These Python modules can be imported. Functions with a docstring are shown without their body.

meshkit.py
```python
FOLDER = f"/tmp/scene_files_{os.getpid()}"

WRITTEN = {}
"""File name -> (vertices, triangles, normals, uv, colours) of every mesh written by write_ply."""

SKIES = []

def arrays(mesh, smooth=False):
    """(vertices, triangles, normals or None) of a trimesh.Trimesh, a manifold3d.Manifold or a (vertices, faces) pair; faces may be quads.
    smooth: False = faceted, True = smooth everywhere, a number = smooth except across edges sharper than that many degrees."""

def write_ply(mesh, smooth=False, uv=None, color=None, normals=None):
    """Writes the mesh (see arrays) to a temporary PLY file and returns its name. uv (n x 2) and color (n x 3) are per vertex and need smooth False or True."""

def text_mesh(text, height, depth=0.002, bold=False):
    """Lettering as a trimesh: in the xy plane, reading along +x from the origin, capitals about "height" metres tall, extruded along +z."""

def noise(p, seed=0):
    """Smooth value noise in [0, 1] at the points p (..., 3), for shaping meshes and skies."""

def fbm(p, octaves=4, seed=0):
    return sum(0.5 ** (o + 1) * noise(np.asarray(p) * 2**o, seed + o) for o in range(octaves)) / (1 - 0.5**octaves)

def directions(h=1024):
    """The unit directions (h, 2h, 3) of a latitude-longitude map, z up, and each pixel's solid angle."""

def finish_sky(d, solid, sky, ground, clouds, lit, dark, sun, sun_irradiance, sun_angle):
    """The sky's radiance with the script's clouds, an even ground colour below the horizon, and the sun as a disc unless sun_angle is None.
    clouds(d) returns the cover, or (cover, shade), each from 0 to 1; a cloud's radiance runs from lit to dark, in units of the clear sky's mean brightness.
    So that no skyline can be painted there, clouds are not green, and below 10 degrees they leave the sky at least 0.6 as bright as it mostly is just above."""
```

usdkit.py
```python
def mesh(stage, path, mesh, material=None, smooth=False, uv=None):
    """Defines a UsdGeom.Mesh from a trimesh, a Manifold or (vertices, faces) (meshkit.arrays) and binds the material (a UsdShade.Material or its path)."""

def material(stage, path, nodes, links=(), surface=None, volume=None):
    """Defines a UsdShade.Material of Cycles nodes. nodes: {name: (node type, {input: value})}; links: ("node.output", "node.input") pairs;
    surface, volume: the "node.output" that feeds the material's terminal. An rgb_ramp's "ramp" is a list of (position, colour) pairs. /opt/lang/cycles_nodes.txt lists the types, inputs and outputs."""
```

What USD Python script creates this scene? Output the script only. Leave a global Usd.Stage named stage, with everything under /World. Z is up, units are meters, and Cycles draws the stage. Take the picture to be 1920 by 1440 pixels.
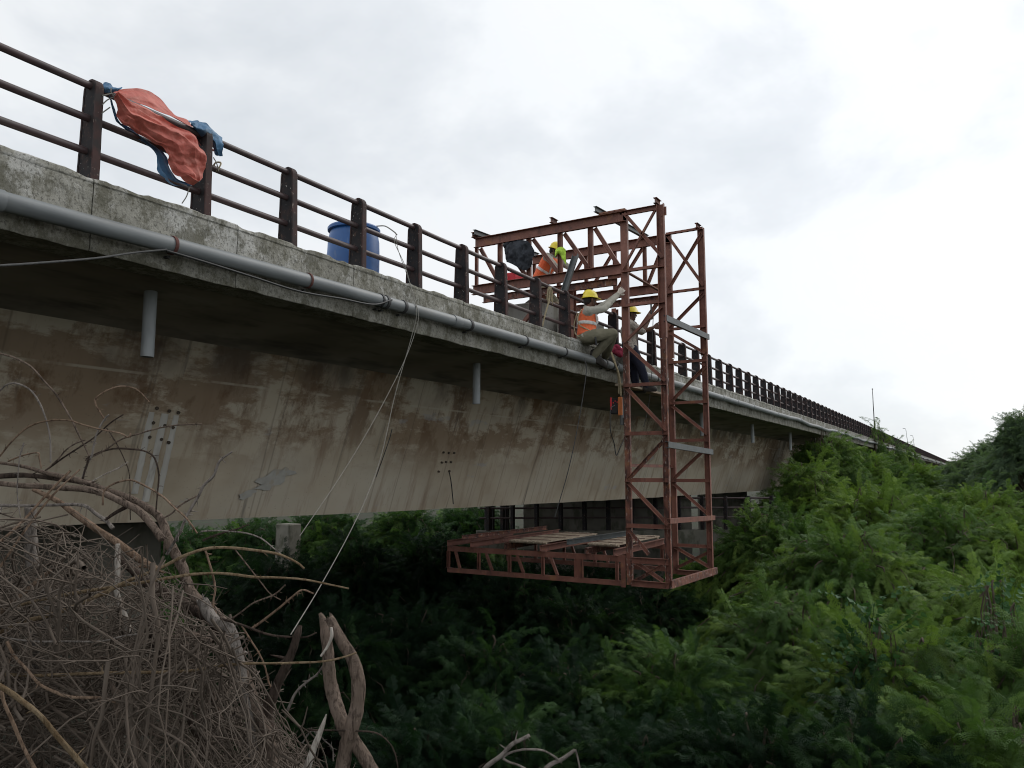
import math, random
import numpy as np
import trimesh, manifold3d, usdkit, meshkit
import shapely.geometry as sg
from pxr import Usd, UsdGeom, UsdLux, UsdShade, Gf, Sdf, Vt

stage = Usd.Stage.CreateInMemory()
UsdGeom.SetStageUpAxis(stage, 'Z')
UsdGeom.Xform.Define(stage, '/World')
UsdGeom.Scope.Define(stage, '/World/Looks')

# ------------------------------------------------------------------ camera, sky, sun, exposure
# metres, x along the bridge (away), y to the left towards the bridge, z up, eye at the origin
FPX, CX, CY = 1446.0, 960.0, 720.0
PITCH, YAW = math.radians(6.614), math.radians(30.846)
FW = np.array([math.cos(YAW) * math.cos(PITCH), math.sin(YAW) * math.cos(PITCH), math.sin(PITCH)])
RT = np.array([math.sin(YAW), -math.cos(YAW), 0.0])
UP = np.cross(RT, FW)
cam = UsdGeom.Camera.Define(stage, '/World/camera')
cam.CreateHorizontalApertureAttr(36.0)
cam.CreateVerticalApertureAttr(27.0)
cam.CreateFocalLengthAttr(36.0 * FPX / 1920.0)
cam.CreateClippingRangeAttr(Gf.Vec2f(0.05, 20000.0))
cam.CreateExposureAttr(0.4)
cam.AddTransformOp().Set(Gf.Matrix4d(*RT, 0, *UP, 0, *(-FW), 0, 0, 0, 0, 1))

SUN_AZ, SUN_EL = math.radians(-24), math.radians(44)   # the veiled sun stands to the right of the far bridge, above the frame
SUN = np.array([math.cos(SUN_AZ) * math.cos(SUN_EL), math.sin(SUN_AZ) * math.cos(SUN_EL), math.sin(SUN_EL)])
sky = UsdLux.DomeLight.Define(stage, '/World/sky')
sky.GetPrim().SetCustomDataByKey('kind', 'structure')
SKY_NODES = {
    "s": ("sky_texture", {"sky_type": "single_scattering", "sun_disc": False, "sun_elevation": SUN_EL, "sun_rotation": math.atan2(SUN[0], SUN[1])}),
    "tc": ("texture_coordinate", {}),
    "mp": ("mapping", {"scale": (1.0, 1.0, 1.7), "location": (0.75, 0.36, 0.2)}),
    "n1": ("noise_texture", {"scale": 2.1, "detail": 9.0, "roughness": 0.55, "distortion": 0.15}),
    "r1": ("rgb_ramp", {"ramp": [(0.0, (5.4, 5.7, 6.0)), (0.38, (5.7, 6.0, 6.3)), (0.47, (6.4, 6.65, 6.9)), (0.53, (7.2, 7.4, 7.55)), (0.62, (7.35, 7.45, 7.55)), (1.0, (7.7, 7.75, 7.8))]}),
    "dot": ("vector_math", {"math_type": "dot_product", "vector2": tuple(SUN)}),
    "glow": ("map_range", {"range_type": "smoothstep", "from_min": 0.4, "from_max": 1.0, "to_min": 0.97, "to_max": 1.10, "clamp": True}),
    "mul": ("vector_math", {"math_type": "scale"}),
    "mx": ("mix_color", {"fac": 0.93}),
    "b": ("background_shader", {"strength": 0.1}),
}
SKY_LINKS = [("tc.generated", "mp.vector"), ("mp.vector", "n1.vector"), ("n1.fac", "r1.fac"), ("s.color", "mx.a"), ("tc.generated", "dot.vector1"), ("dot.value", "glow.value"), ("r1.color", "mul.vector1"), ("glow.result", "mul.scale"), ("mul.vector", "mx.b"), ("mx.result", "b.color")]
UsdShade.MaterialBindingAPI.Apply(sky.GetPrim()).Bind(usdkit.material(stage, '/World/Looks/sky_clouds', SKY_NODES, SKY_LINKS, surface="b.background"))
sun = UsdLux.DistantLight.Define(stage, '/World/sun')
sun.CreateIntensityAttr(0.3)
sun.CreateAngleAttr(40.0)
sun.CreateNormalizeAttr(True)
sun.CreateColorAttr(Gf.Vec3f(1.0, 0.97, 0.93))
_r = np.cross([0, 0, 1.0], SUN); _r /= np.linalg.norm(_r); _u = np.cross(SUN, _r)
sun.AddTransformOp().Set(Gf.Matrix4d(*_r, 0, *_u, 0, *SUN, 0, 0, 0, 0, 1))

# ------------------------------------------------------------------ helpers
_used = {}
def numbered(name, parent='/World'):
    k = (parent, name); n = _used.get(k, 0); _used[k] = n + 1
    return name if n == 0 else f'{name}_{n:03d}'
def tag(prim, label=None, cat=None, group=None, kind=None):
    prim = prim.GetPrim() if hasattr(prim, 'GetPrim') else prim
    for k, v in (('label', label), ('category', cat), ('group', group), ('kind', kind)):
        if v: prim.SetCustomDataByKey(k, v)
    return prim
def pth(parent): return '/World' if parent is None else (parent if isinstance(parent, str) else str(parent.GetPath()))
def obj(name, mesh, mat, parent=None, smooth=False, label=None, kind=None):
    pp = pth(parent)
    m = usdkit.mesh(stage, f'{pp}/{numbered(name, pp)}', mesh, mat, smooth=smooth)
    return tag(m.GetPrim(), label=label, kind=kind)
def thing(name, label, cat, loc=(0, 0, 0), group=None, kind=None):
    x = UsdGeom.Xform.Define(stage, f'/World/{numbered(name)}')
    if any(loc): x.AddTranslateOp().Set(Gf.Vec3d(*map(float, loc)))
    return tag(x.GetPrim(), label, cat, group, kind)
def solo(name, mesh, mat, label, cat, smooth=False, group=None, kind=None):
    return tag(obj(name, mesh, mat, None, smooth), label, cat, group, kind)
def ray(u, v): return (u - CX) / FPX * RT - (v - CY) / FPX * UP + FW
def at(u, v, d=None, x=None, y=None, z=None):
    """the point seen at (u, v) of the photograph at depth d, or on the plane x, y or z"""
    r = ray(u, v)
    if d is not None: return r * d
    if x is not None: return r * (x / r[0])
    if y is not None: return r * (y / r[1])
    return r * (z / r[2])
class MB:
    def __init__(s): s.v, s.f, s.n = [], [], 0
    def add(s, v, f):
        v, f = np.asarray(v, float), np.asarray(f, int)
        if f.shape[1] == 4: f = np.vstack([f[:, [0, 1, 2]], f[:, [0, 2, 3]]])
        s.v.append(v); s.f.append(f + s.n); s.n += len(v); return s
    def mesh(s): return np.vstack(s.v), np.vstack(s.f)
def tm(m):
    return (np.array(m.vertices), np.array(m.faces))
def frames(p):
    t = np.gradient(p, axis=0); t /= np.linalg.norm(t, axis=1, keepdims=True) + 1e-12
    a = np.zeros_like(p); ref = np.array([0, 0, 1.0]) if abs(t[0][2]) < .9 else np.array([1.0, 0, 0])
    x = np.cross(t[0], ref); x /= np.linalg.norm(x)
    for i in range(len(p)):
        x = x - t[i] * (x @ t[i]); x /= np.linalg.norm(x) + 1e-12; a[i] = x
    return t, a, np.cross(t, a)
def tube(p, r, n=8, caps=True, rough=0.0, rng=None):
    p = np.asarray(p, float); t, a, b = frames(p); r = np.broadcast_to(r, (len(p),)).astype(float)
    ang = np.arange(n) * 2 * np.pi / n
    rr = r[:, None] * np.ones(n)
    if rough and rng is not None: rr = rr * (1 + rough * rng.normal(size=rr.shape))
    v = p[:, None] + rr[..., None] * (np.cos(ang)[None, :, None] * a[:, None] + np.sin(ang)[None, :, None] * b[:, None])
    i, j = np.meshgrid(np.arange(len(p) - 1), np.arange(n), indexing='ij')
    q = np.stack([i * n + j, i * n + (j + 1) % n, (i + 1) * n + (j + 1) % n, (i + 1) * n + j], -1).reshape(-1, 4)
    v = v.reshape(-1, 3); f = np.vstack([q[:, [0, 1, 2]], q[:, [0, 2, 3]]])
    if caps:
        m = len(v); v = np.vstack([v, p[0], p[-1]]); e = (len(p) - 1) * n
        f = np.vstack([f, [[m, (k + 1) % n, k] for k in range(n)], [[m + 1, e + k, e + (k + 1) % n] for k in range(n)]])
    return v, f
def spline(p, per=6):
    p = np.asarray(p, float)
    if len(p) < 3: return np.array([p[0] + (p[-1] - p[0]) * s for s in np.linspace(0, 1, per + 1)])
    q = np.vstack([2 * p[0] - p[1], p, 2 * p[-1] - p[-2]]); out = []
    for i in range(1, len(q) - 2):
        for s in np.arange(per) / per:
            out.append(.5 * (2 * q[i] + (q[i + 1] - q[i - 1]) * s + (2 * q[i - 1] - 5 * q[i] + 4 * q[i + 1] - q[i + 2]) * s * s + (3 * q[i] - q[i - 1] - 3 * q[i + 1] + q[i + 2]) * s ** 3))
    out.append(p[-1]); return np.array(out)
def box(x0, x1, y0, y1, z0, z1, ch=0.0):
    if ch <= 0:
        m = trimesh.creation.box([x1 - x0, y1 - y0, z1 - z0]); m.apply_translation([(x0 + x1) / 2, (y0 + y1) / 2, (z0 + z1) / 2]); return tm(m)
    pts = []
    for sx in (0, 1):
        for sy in (0, 1):
            for sz in (0, 1):
                X, Y, Z = (x0, x1)[sx], (y0, y1)[sy], (z0, z1)[sz]; dx, dy, dz = ch * (1 - 2 * sx), ch * (1 - 2 * sy), ch * (1 - 2 * sz)
                pts += [(X + dx, Y + dy, Z), (X + dx, Y, Z + dz), (X, Y + dy, Z + dz)]
    return tm(trimesh.convex.convex_hull(np.array(pts)))
def section(p, q, prof, up):
    """extrudes quads of a steel section (list of (u0,u1,s0,s1) plates in up / side axes) from p to q"""
    p, q = np.asarray(p, float), np.asarray(q, float); t = q - p; L = np.linalg.norm(t); t /= L
    up = np.asarray(up, float); up = up - t * (up @ t); up /= np.linalg.norm(up); s = np.cross(t, up)
    m = MB()
    for (a, b, c, d) in prof:
        m.add(np.array([o + up * x + s * y for o in (p, q) for x, y in ((a, c), (b, c), (b, d), (a, d))]), [[0, 1, 2, 3], [7, 6, 5, 4], [0, 4, 5, 1], [1, 5, 6, 2], [2, 6, 7, 3], [3, 7, 4, 0]])
    return m.mesh()
def channel(p, q, h, b, up, t=.008, flip=1):
    return section(p, q, [(-h / 2, h / 2, -t / 2, t / 2), (h / 2 - t, h / 2, t / 2, b) if flip > 0 else (h / 2 - t, h / 2, -b, -t / 2), (-h / 2, -h / 2 + t, t / 2, b) if flip > 0 else (-h / 2, -h / 2 + t, -b, -t / 2)], up)
def ibeam(p, q, h, b, up, t=.008):
    return section(p, q, [(-h / 2 + t, h / 2 - t, -t / 2, t / 2), (h / 2 - t, h / 2, -b / 2, b / 2), (-h / 2, -h / 2 + t, -b / 2, b / 2)], up)
def angle(p, q, b, up, t=.007, flip=1):
    return section(p, q, [(0, b, 0, t), (0, t, t, b) if flip > 0 else (0, t, -b, 0)], up)

# ------------------------------------------------------------------ materials
def mat(name, base, layers=(), rough=.8, bump=None, coord='geometry.position', metallic=0.0, spec=.3, translucent=None, vary=None):
    """base: [(pos, colour)] ramp over a noise of scale base_scale. layers: dicts col, sc (per-axis), th=(lo,hi), amt, kind, grad=(axis, z0, z1)"""
    src, out = coord.split('.')
    N, L = {src: (src, {})}, []
    def noise(k, sc, detail=4.0, kind='noise', rgh=.55, dist=0.0):
        N['m' + k] = ("mapping", {"scale": tuple(np.broadcast_to(sc, 3))}); L.append((f"{src}.{out}", f"m{k}.vector"))
        if kind == 'noise': N['t' + k] = ("noise_texture", {"scale": 1.0, "detail": detail, "roughness": rgh, "distortion": dist}); o = f't{k}.fac'
        else: N['t' + k] = ("voronoi_texture", {"scale": 1.0, "feature": kind}); o = f't{k}.distance'
        L.append((f"m{k}.vector", f"t{k}.vector")); return o
    o = noise('b', base.get('sc', 3.0), 6.0, dist=base.get('dist', 0.0))
    N['ramp'] = ("rgb_ramp", {"ramp": base['ramp']}); L.append((o, 'ramp.fac')); cur = 'ramp.color'
    for i, y in enumerate(layers):
        k = f'l{i}'
        if 'isl' in y: N['geo' + k] = ("geometry", {}) ; o = f'geo{k}.random_per_island'
        elif 'obj' in y: N['oi' + k] = ("object_info", {}); o = f'oi{k}.random'
        else: o = noise(k, y['sc'], y.get('detail', 5.0), y.get('kind', 'noise'), y.get('rgh', .6), y.get('dist', 0.0))
        N['r' + k] = ("map_range", {"from_min": y['th'][0], "from_max": y['th'][1], "to_min": 0.0, "to_max": y.get('amt', 1.0), "clamp": True}); L.append((o, f'r{k}.value')); fac = f'r{k}.result'
        for gi, g in enumerate([y['grad']] if isinstance(y.get('grad'), tuple) else y.get('grad') or []):
            N[f's{k}{gi}'] = ("separate_xyz", {}); L.append((f"{src}.{out}", f's{k}{gi}.vector'))
            N[f'g{k}{gi}'] = ("map_range", {"range_type": "smoothstep", "from_min": g[1], "from_max": g[2], "to_min": 0.0, "to_max": 1.0, "clamp": True}); L.append((f's{k}{gi}.{g[0]}', f'g{k}{gi}.value'))
            N[f'x{k}{gi}'] = ("math", {"math_type": "multiply"}); L += [(fac, f'x{k}{gi}.value1'), (f'g{k}{gi}.result', f'x{k}{gi}.value2')]; fac = f'x{k}{gi}.value'
        N['c' + k] = ("mix_color", {"b": y['col'], "blend_type": y.get('mode', 'mix')}); L += [(fac, f'c{k}.fac'), (cur, f'c{k}.a')]; cur = f'c{k}.result'
    N['p'] = ("principled_bsdf", {"roughness": rough, "metallic": metallic, "specular_ior_level": spec}); L.append((cur, 'p.base_color')); surf = 'p.BSDF'
    if bump:
        ks = bump if isinstance(bump, list) else [bump]; prev = None
        for i, (sc, strength, dist) in enumerate(ks):
            o = noise(f'bp{i}', sc, 6.0, rgh=.65); N[f'bump{i}'] = ("bump", {"strength": strength, "distance": dist}); L.append((o, f'bump{i}.height'))
            if prev: L.append((prev, f'bump{i}.normal'))
            prev = f'bump{i}.normal'
        L.append((prev, 'p.normal'))
    if translucent:
        N['tr'] = ("translucent_bsdf", {}); N['gam'] = ("mix_color", {"blend_type": "multiply", "fac": 1.0, "b": translucent[1]})
        N['mc'] = ("mix_closure", {"fac": translucent[0]}); L += [(cur, 'gam.a'), ('gam.result', 'tr.color'), ('p.BSDF', 'mc.closure1'), ('tr.BSDF', 'mc.closure2')]; surf = 'mc.closure'
    return usdkit.material(stage, f'/World/Looks/{name}', N, L, surface=surf)
G = lambda a, s=1.0: tuple(np.array(a) * s)
M = {}
M['fascia'] = mat('weathered_kerb_concrete', {'sc': (1.6, 1.6, 2.4), 'ramp': [(.25, (.19, .183, .155)), (.5, (.265, .257, .222)), (.75, (.33, .322, .288))]}, [
    dict(col=(.13, .12, .07), sc=(9, 9, 2.2), th=(.5, .68), amt=.55, grad=('z', 1.8, 1.5)),
    dict(col=(.44, .435, .41), sc=(2.6, 2.6, 2.0), th=(.50, .565), amt=.85, detail=9.0, rgh=.78, grad=('z', 1.6, 1.85)),
    dict(col=(.075, .072, .062), sc=(46, 46, 34), th=(.52, .61), amt=.75, detail=7.0, rgh=.72),
    dict(col=(.085, .08, .055), sc=(4.2, 4.2, 3.2), th=(.475, .555), amt=.72, detail=9.0, rgh=.78),
    dict(col=(.07, .07, .062), sc=(14, 14, 9), th=(.58, .72), amt=.55, detail=8.0, rgh=.7),
    dict(col=(.07, .07, .065), sc=(26, 26, 4), th=(.6, .72), amt=.6, grad=('z', 1.78, 2.0)),
    dict(col=(.10, .05, .03), sc=(2.6, 2.6, .5), th=(.66, .74), amt=.5)], rough=.9, bump=[((18, 18, 18), .6, .02), ((70, 70, 70), .5, .006)], spec=.2)
M['web'] = mat('stained_girder_concrete', {'sc': (.9, .9, 1.2), 'ramp': [(.3, (.34, .282, .208)), (.5, (.425, .362, .276)), (.7, (.475, .42, .334))]}, [
    dict(col=(.44, .395, .325), sc=(.55, .55, .9), th=(.44, .6), amt=.55, dist=.15),
    dict(col=(.175, .105, .055), sc=(.6, .9, 1.7), th=(.48, .535), amt=.68, detail=9.0, rgh=.7, grad=('z', -.15, .7), dist=.12),
    dict(col=(.125, .07, .036), sc=(1.9, .9, 1.1), th=(.51, .6), amt=.75, detail=8.0, rgh=.72, grad=('z', -.1, .8), dist=.1),
    dict(col=(.22, .15, .10), sc=(4.5, 1, .45), th=(.52, .68), amt=.7, detail=6.0, rgh=.7),
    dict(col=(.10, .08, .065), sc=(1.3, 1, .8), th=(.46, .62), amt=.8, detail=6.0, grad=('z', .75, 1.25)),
    dict(col=(.07, .06, .055), sc=(7.0, 1.0, .5), th=(.63, .74), amt=.7, detail=5.0),
    dict(col=(.46, .42, .34), sc=(2.2, 1, 1), th=(.42, .55), amt=.6, grad=[('z', .925, .935), ('z', .958, .948)]),
    dict(col=(.30, .31, .33), sc=(.8, .5, 2.2), th=(.66, .69), amt=.45),
    dict(col=(.09, .07, .055), sc=(.95, .02, .02), kind='distance_to_edge', th=(.011, .003), amt=.35),
    dict(col=(.12, .095, .08), sc=(40, 40, 40), th=(.62, .72), amt=.4)], rough=.88, bump=[((8, 8, 5), .25, .012), ((60, 60, 60), .3, .003)], spec=.2)
M['soffit'] = mat('damp_soffit_concrete', {'sc': (1.2, 1.2, 1.2), 'ramp': [(.3, (.165, .146, .12)), (.55, (.24, .212, .178)), (.75, (.29, .262, .225))]}, [
    dict(col=(.06, .055, .05), sc=(.9, 2.4, 1), th=(.5, .66), amt=.7), dict(col=(.19, .15, .12), sc=(.35, 1.6, 1), th=(.55, .68), amt=.5), dict(col=(.05, .045, .04), sc=(1.2, 9, 1), th=(.62, .72), amt=.4)], rough=.9, bump=((22, 22, 22), .3, .008), spec=.2)
M['plain_conc'] = mat('plain_concrete', {'sc': 1.4, 'ramp': [(.3, (.17, .166, .148)), (.7, (.25, .243, .222))]}, [
    dict(col=(.12, .11, .08), sc=(3, 3, .8), th=(.5, .66), amt=.6), dict(col=(.07, .07, .06), sc=24, th=(.6, .68), amt=.5)], rough=.9, bump=((30, 30, 30), .3, .006), spec=.2)
M['patch'] = mat('tendon_mortar', {'sc': (6, 6, 1.2), 'ramp': [(.3, (.42, .40, .365)), (.7, (.52, .50, .46))]}, [dict(col=(.17, .14, .12), sc=(7, 5, .8), th=(.54, .68), amt=.6)], rough=.9, bump=((30, 30, 12), .3, .004), spec=.2)
M['dark_hole'] = mat('dark_pit', {'sc': 9, 'ramp': [(.3, (.045, .036, .028)), (.7, (.10, .08, .062))]}, rough=.95)
M['asphalt'] = mat('asphalt', {'sc': 20, 'ramp': [(.3, (.04, .04, .04)), (.7, (.06, .06, .058))]}, rough=.95)
M['pipe'] = mat('grey_pipe', {'sc': (2, 14, 14), 'ramp': [(.3, (.11, .12, .124)), (.7, (.18, .193, .196))]}, [
    dict(col=(.17, .165, .15), sc=(3, 30, 30), th=(.55, .72), amt=.5), dict(col=(.16, .15, .13), sc=(1.1, 4, 4), th=(.55, .7), amt=.35), dict(col=(.3, .315, .32), sc=(60, 22, 22), th=(.66, .74), amt=.3)], rough=.5, bump=((40, 8, 8), .12, .003), spec=.4)
M['galv'] = mat('galvanised_steel', {'sc': 9, 'ramp': [(.3, (.045, .051, .051)), (.7, (.085, .093, .093))]}, [dict(col=(.15, .11, .09), sc=14, th=(.58, .7), amt=.5)], rough=.5, spec=.4)
M['drain'] = mat('drain_pipe_grey', {'sc': (12, 12, 3), 'ramp': [(.3, (.21, .225, .23)), (.7, (.30, .315, .32))]}, [dict(col=(.15, .14, .13), sc=(20, 20, 2), th=(.56, .7), amt=.5)], rough=.55, spec=.4)
M['post'] = mat('post_dark_paint', {'sc': 4, 'ramp': [(.3, (.011, .0105, .012)), (.7, (.026, .024, .025))]}, [
    dict(col=(.055, .03, .024), sc=7, th=(.52, .66), amt=.5), dict(col=(.42, .41, .38), sc=(42, 42, 30), th=(.67, .7), amt=.8), dict(col=(.12, .075, .055), sc=30, th=(.6, .68), amt=.6)], rough=.75, bump=((50, 50, 50), .4, .004), spec=.15)
M['flange'] = mat('post_flange_paint', {'sc': 6, 'ramp': [(.3, (.030, .018, .017)), (.7, (.062, .03, .027))]}, [
    dict(col=(.025, .022, .022), sc=9, th=(.48, .6), amt=.8), dict(col=(.33, .27, .23), sc=(46, 46, 26), th=(.63, .68), amt=.7)], rough=.7, bump=((60, 60, 60), .4, .003), spec=.2)
M['rail'] = mat('rail_maroon_paint', {'sc': 5, 'ramp': [(.3, (.036, .021, .022)), (.7, (.066, .038, .038))]}, [
    dict(col=(.10, .088, .082), sc=(3, 30, 30), th=(.52, .68), amt=.5), dict(col=(.035, .02, .02), sc=(16, 16, 16), th=(.56, .66), amt=.7)], rough=.5, bump=((40, 40, 40), .25, .002), spec=.5)
OX = [(.3, (.125, .050, .036)), (.55, (.178, .073, .052)), (.75, (.23, .105, .078))]
M['oxide'] = mat('red_oxide_steel', {'sc': 3.5, 'ramp': OX}, [
    dict(col=(.075, .035, .028), sc=(9, 9, 5), th=(.52, .66), amt=.7), dict(col=(.30, .16, .11), sc=(22, 22, 10), th=(.6, .7), amt=.5), dict(col=(.36, .29, .25), sc=48, th=(.68, .73), amt=.6),
    dict(col=(.26, .12, .05), sc=5, th=(.58, .7), amt=.6)], rough=.62, bump=((60, 60, 60), .25, .003), spec=.35)
M['oxide_worn'] = mat('worn_red_oxide_steel', {'sc': 3.5, 'ramp': OX}, [
    dict(col=(.055, .03, .026), sc=(12, 12, 6), th=(.45, .58), amt=.85), dict(col=(.42, .36, .32), sc=(34, 34, 14), th=(.58, .66), amt=.75), dict(col=(.27, .12, .05), sc=7, th=(.55, .68), amt=.6)], rough=.7, bump=((60, 60, 60), .3, .003), spec=.3)
M['rust'] = mat('rusty_band', {'sc': 12, 'ramp': [(.3, (.06, .022, .018)), (.7, (.12, .045, .035))]}, rough=.8)
M['black'] = mat('black_band', {'sc': 8, 'ramp': [(.3, (.015, .015, .016)), (.7, (.04, .04, .04))]}, rough=.6)
M['tarp_red'] = mat('faded_red_tarpaulin', {'sc': 5, 'ramp': [(.3, (.48, .11, .082)), (.55, (.59, .175, .135)), (.75, (.67, .26, .20))]}, [dict(col=(.40, .17, .13), sc=7, th=(.52, .68), amt=.5), dict(col=(.36, .05, .04), sc=3.2, th=(.58, .7), amt=.5)], rough=.55, bump=[((14, 14, 14), .5, .02), ((220, 220, 220), .15, .001)], spec=.35, translucent=(.25, (1, .6, .5)))
M['tarp_blue'] = mat('faded_blue_tarpaulin', {'sc': 6, 'ramp': [(.3, (.055, .14, .26)), (.7, (.12, .26, .42))]}, [dict(col=(.28, .34, .39), sc=9, th=(.55, .68), amt=.6)], rough=.55, bump=((16, 16, 16), .5, .02), spec=.35, translucent=(.25, (.7, .9, 1)))
M['barrel'] = mat('blue_drum_plastic', {'sc': 2.5, 'ramp': [(.3, (.006, .055, .19)), (.7, (.012, .085, .26))]}, [dict(col=(.16, .2, .26), sc=(9, 9, 3), th=(.62, .74), amt=.4), dict(col=(.02, .05, .11), sc=(5, 5, 2), th=(.58, .7), amt=.5)], rough=.42, spec=.5)
def cloth(name, a, b, sc=14, rough=.9, extra=(), bumpd=.012): return mat(name, {'sc': sc, 'ramp': [(.3, a), (.7, b)]}, list(extra), rough=rough, bump=[((30, 30, 30), .5, bumpd), ((300, 300, 300), .2, .001)], spec=.15)
M['hivis'] = cloth('orange_hi_vis', (.70, .13, .05), (.82, .20, .085), 5, .7, [dict(col=(.45, .08, .04), sc=6, th=(.58, .7), amt=.6)])
M['reflect'] = mat('reflective_strip', {'sc': 20, 'ramp': [(.3, (.55, .55, .53)), (.7, (.72, .72, .70))]}, rough=.35, spec=.6)
M['lime'] = cloth('lime_hi_vis', (.34, .55, .05), (.5, .72, .10), 6, .7)
M['helmet'] = mat('yellow_helmet', {'sc': 6, 'ramp': [(.3, (.60, .47, .018)), (.7, (.72, .58, .035))]}, [dict(col=(.3, .24, .04), sc=16, th=(.62, .72), amt=.5)], rough=.35, spec=.5)
M['skin'] = mat('brown_skin', {'sc': 12, 'ramp': [(.3, (.095, .048, .032)), (.7, (.15, .078, .052))]}, rough=.55, spec=.4)
M['hair'] = mat('black_hair', {'sc': 60, 'ramp': [(.3, (.008, .007, .006)), (.7, (.02, .017, .015))]}, rough=.6)
M['shirt_grey'] = cloth('grey_beige_shirt', (.27, .26, .22), (.38, .36, .31), 8, .9, [dict(col=(.16, .14, .12), sc=10, th=(.58, .7), amt=.5)])
M['shirt_check'] = cloth('checked_shirt', (.23, .20, .17), (.44, .40, .35), 18, .9, [dict(col=(.10, .085, .085), sc=(34, 34, 34), th=(.55, .62), amt=.7)])
M['khaki'] = cloth('khaki_trousers', (.125, .115, .08), (.19, .175, .125), 6)
M['navy'] = cloth('navy_trousers', (.012, .014, .026), (.028, .03, .046), 6)
M['boot'] = cloth('dark_boot', (.022, .02, .018), (.055, .05, .045), 14, .7)
M['glove'] = cloth('pale_glove', (.42, .36, .31), (.58, .52, .46), 20)
M['maroon_cloth'] = cloth('maroon_cloth', (.20, .02, .045), (.34, .05, .09), 12)
M['black_cloth'] = cloth('black_jacket_cloth', (.018, .02, .024), (.045, .05, .06), 9, .75)
M['red_plastic'] = mat('red_plastic', {'sc': 6, 'ramp': [(.3, (.52, .03, .045)), (.7, (.64, .06, .07))]}, rough=.5)
M['orange_plastic'] = mat('orange_plastic', {'sc': 12, 'ramp': [(.3, (.50, .15, .05)), (.7, (.62, .22, .08))]}, [dict(col=(.1, .04, .03), sc=(30, 30, 12), th=(.6, .68), amt=.7)], rough=.5)
M['rope'] = mat('pale_rope', {'sc': 60, 'ramp': [(.3, (.15, .145, .125)), (.7, (.23, .22, .195))]}, rough=.9)
M['hemp'] = mat('hemp_rope', {'sc': 50, 'ramp': [(.3, (.26, .21, .13)), (.7, (.42, .35, .23))]}, rough=.95)
M['cable'] = mat('black_cable', {'sc': 20, 'ramp': [(.3, (.012, .012, .012)), (.7, (.03, .03, .03))]}, rough=.5)
M['wire_grey'] = mat('grey_wire', {'sc': 20, 'ramp': [(.3, (.03, .03, .03)), (.7, (.06, .06, .06))]}, rough=.7)
M['wood'] = mat('weathered_plank', {'sc': (2, 14, 14), 'ramp': [(.3, (.26, .20, .145)), (.7, (.40, .33, .25))]}, [dict(col=(.12, .08, .06), sc=(3, 30, 30), th=(.55, .68), amt=.6)], rough=.9, bump=((6, 60, 60), .4, .004))
def bark(name, a, b, dk, sc=9): return mat(name, {'sc': (sc, sc, sc), 'ramp': [(.3, a), (.7, b)]}, [dict(col=dk, sc=(70, 70, 9), th=(.5, .60), amt=.8, detail=6.0, rgh=.7), dict(col=dk, sc=(22, 22, 22), th=(.54, .64), amt=.7, detail=8.0, rgh=.75), dict(col=G(b, 1.6), sc=(60, 60, 60), th=(.64, .72), amt=.5)], rough=.95, bump=[((60, 60, 12), .9, .02), ((150, 150, 60), .6, .004)], spec=.1)
M['bark'] = bark('brown_dead_bark', (.115, .085, .066), (.20, .155, .125), (.04, .029, .023))
M['bark_dark'] = bark('dark_dead_bark', (.04, .03, .024), (.085, .062, .05), (.02, .015, .012))
M['bark_tan'] = bark('tan_dead_bark', (.17, .115, .078), (.28, .20, .145), (.07, .045, .032))
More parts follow.
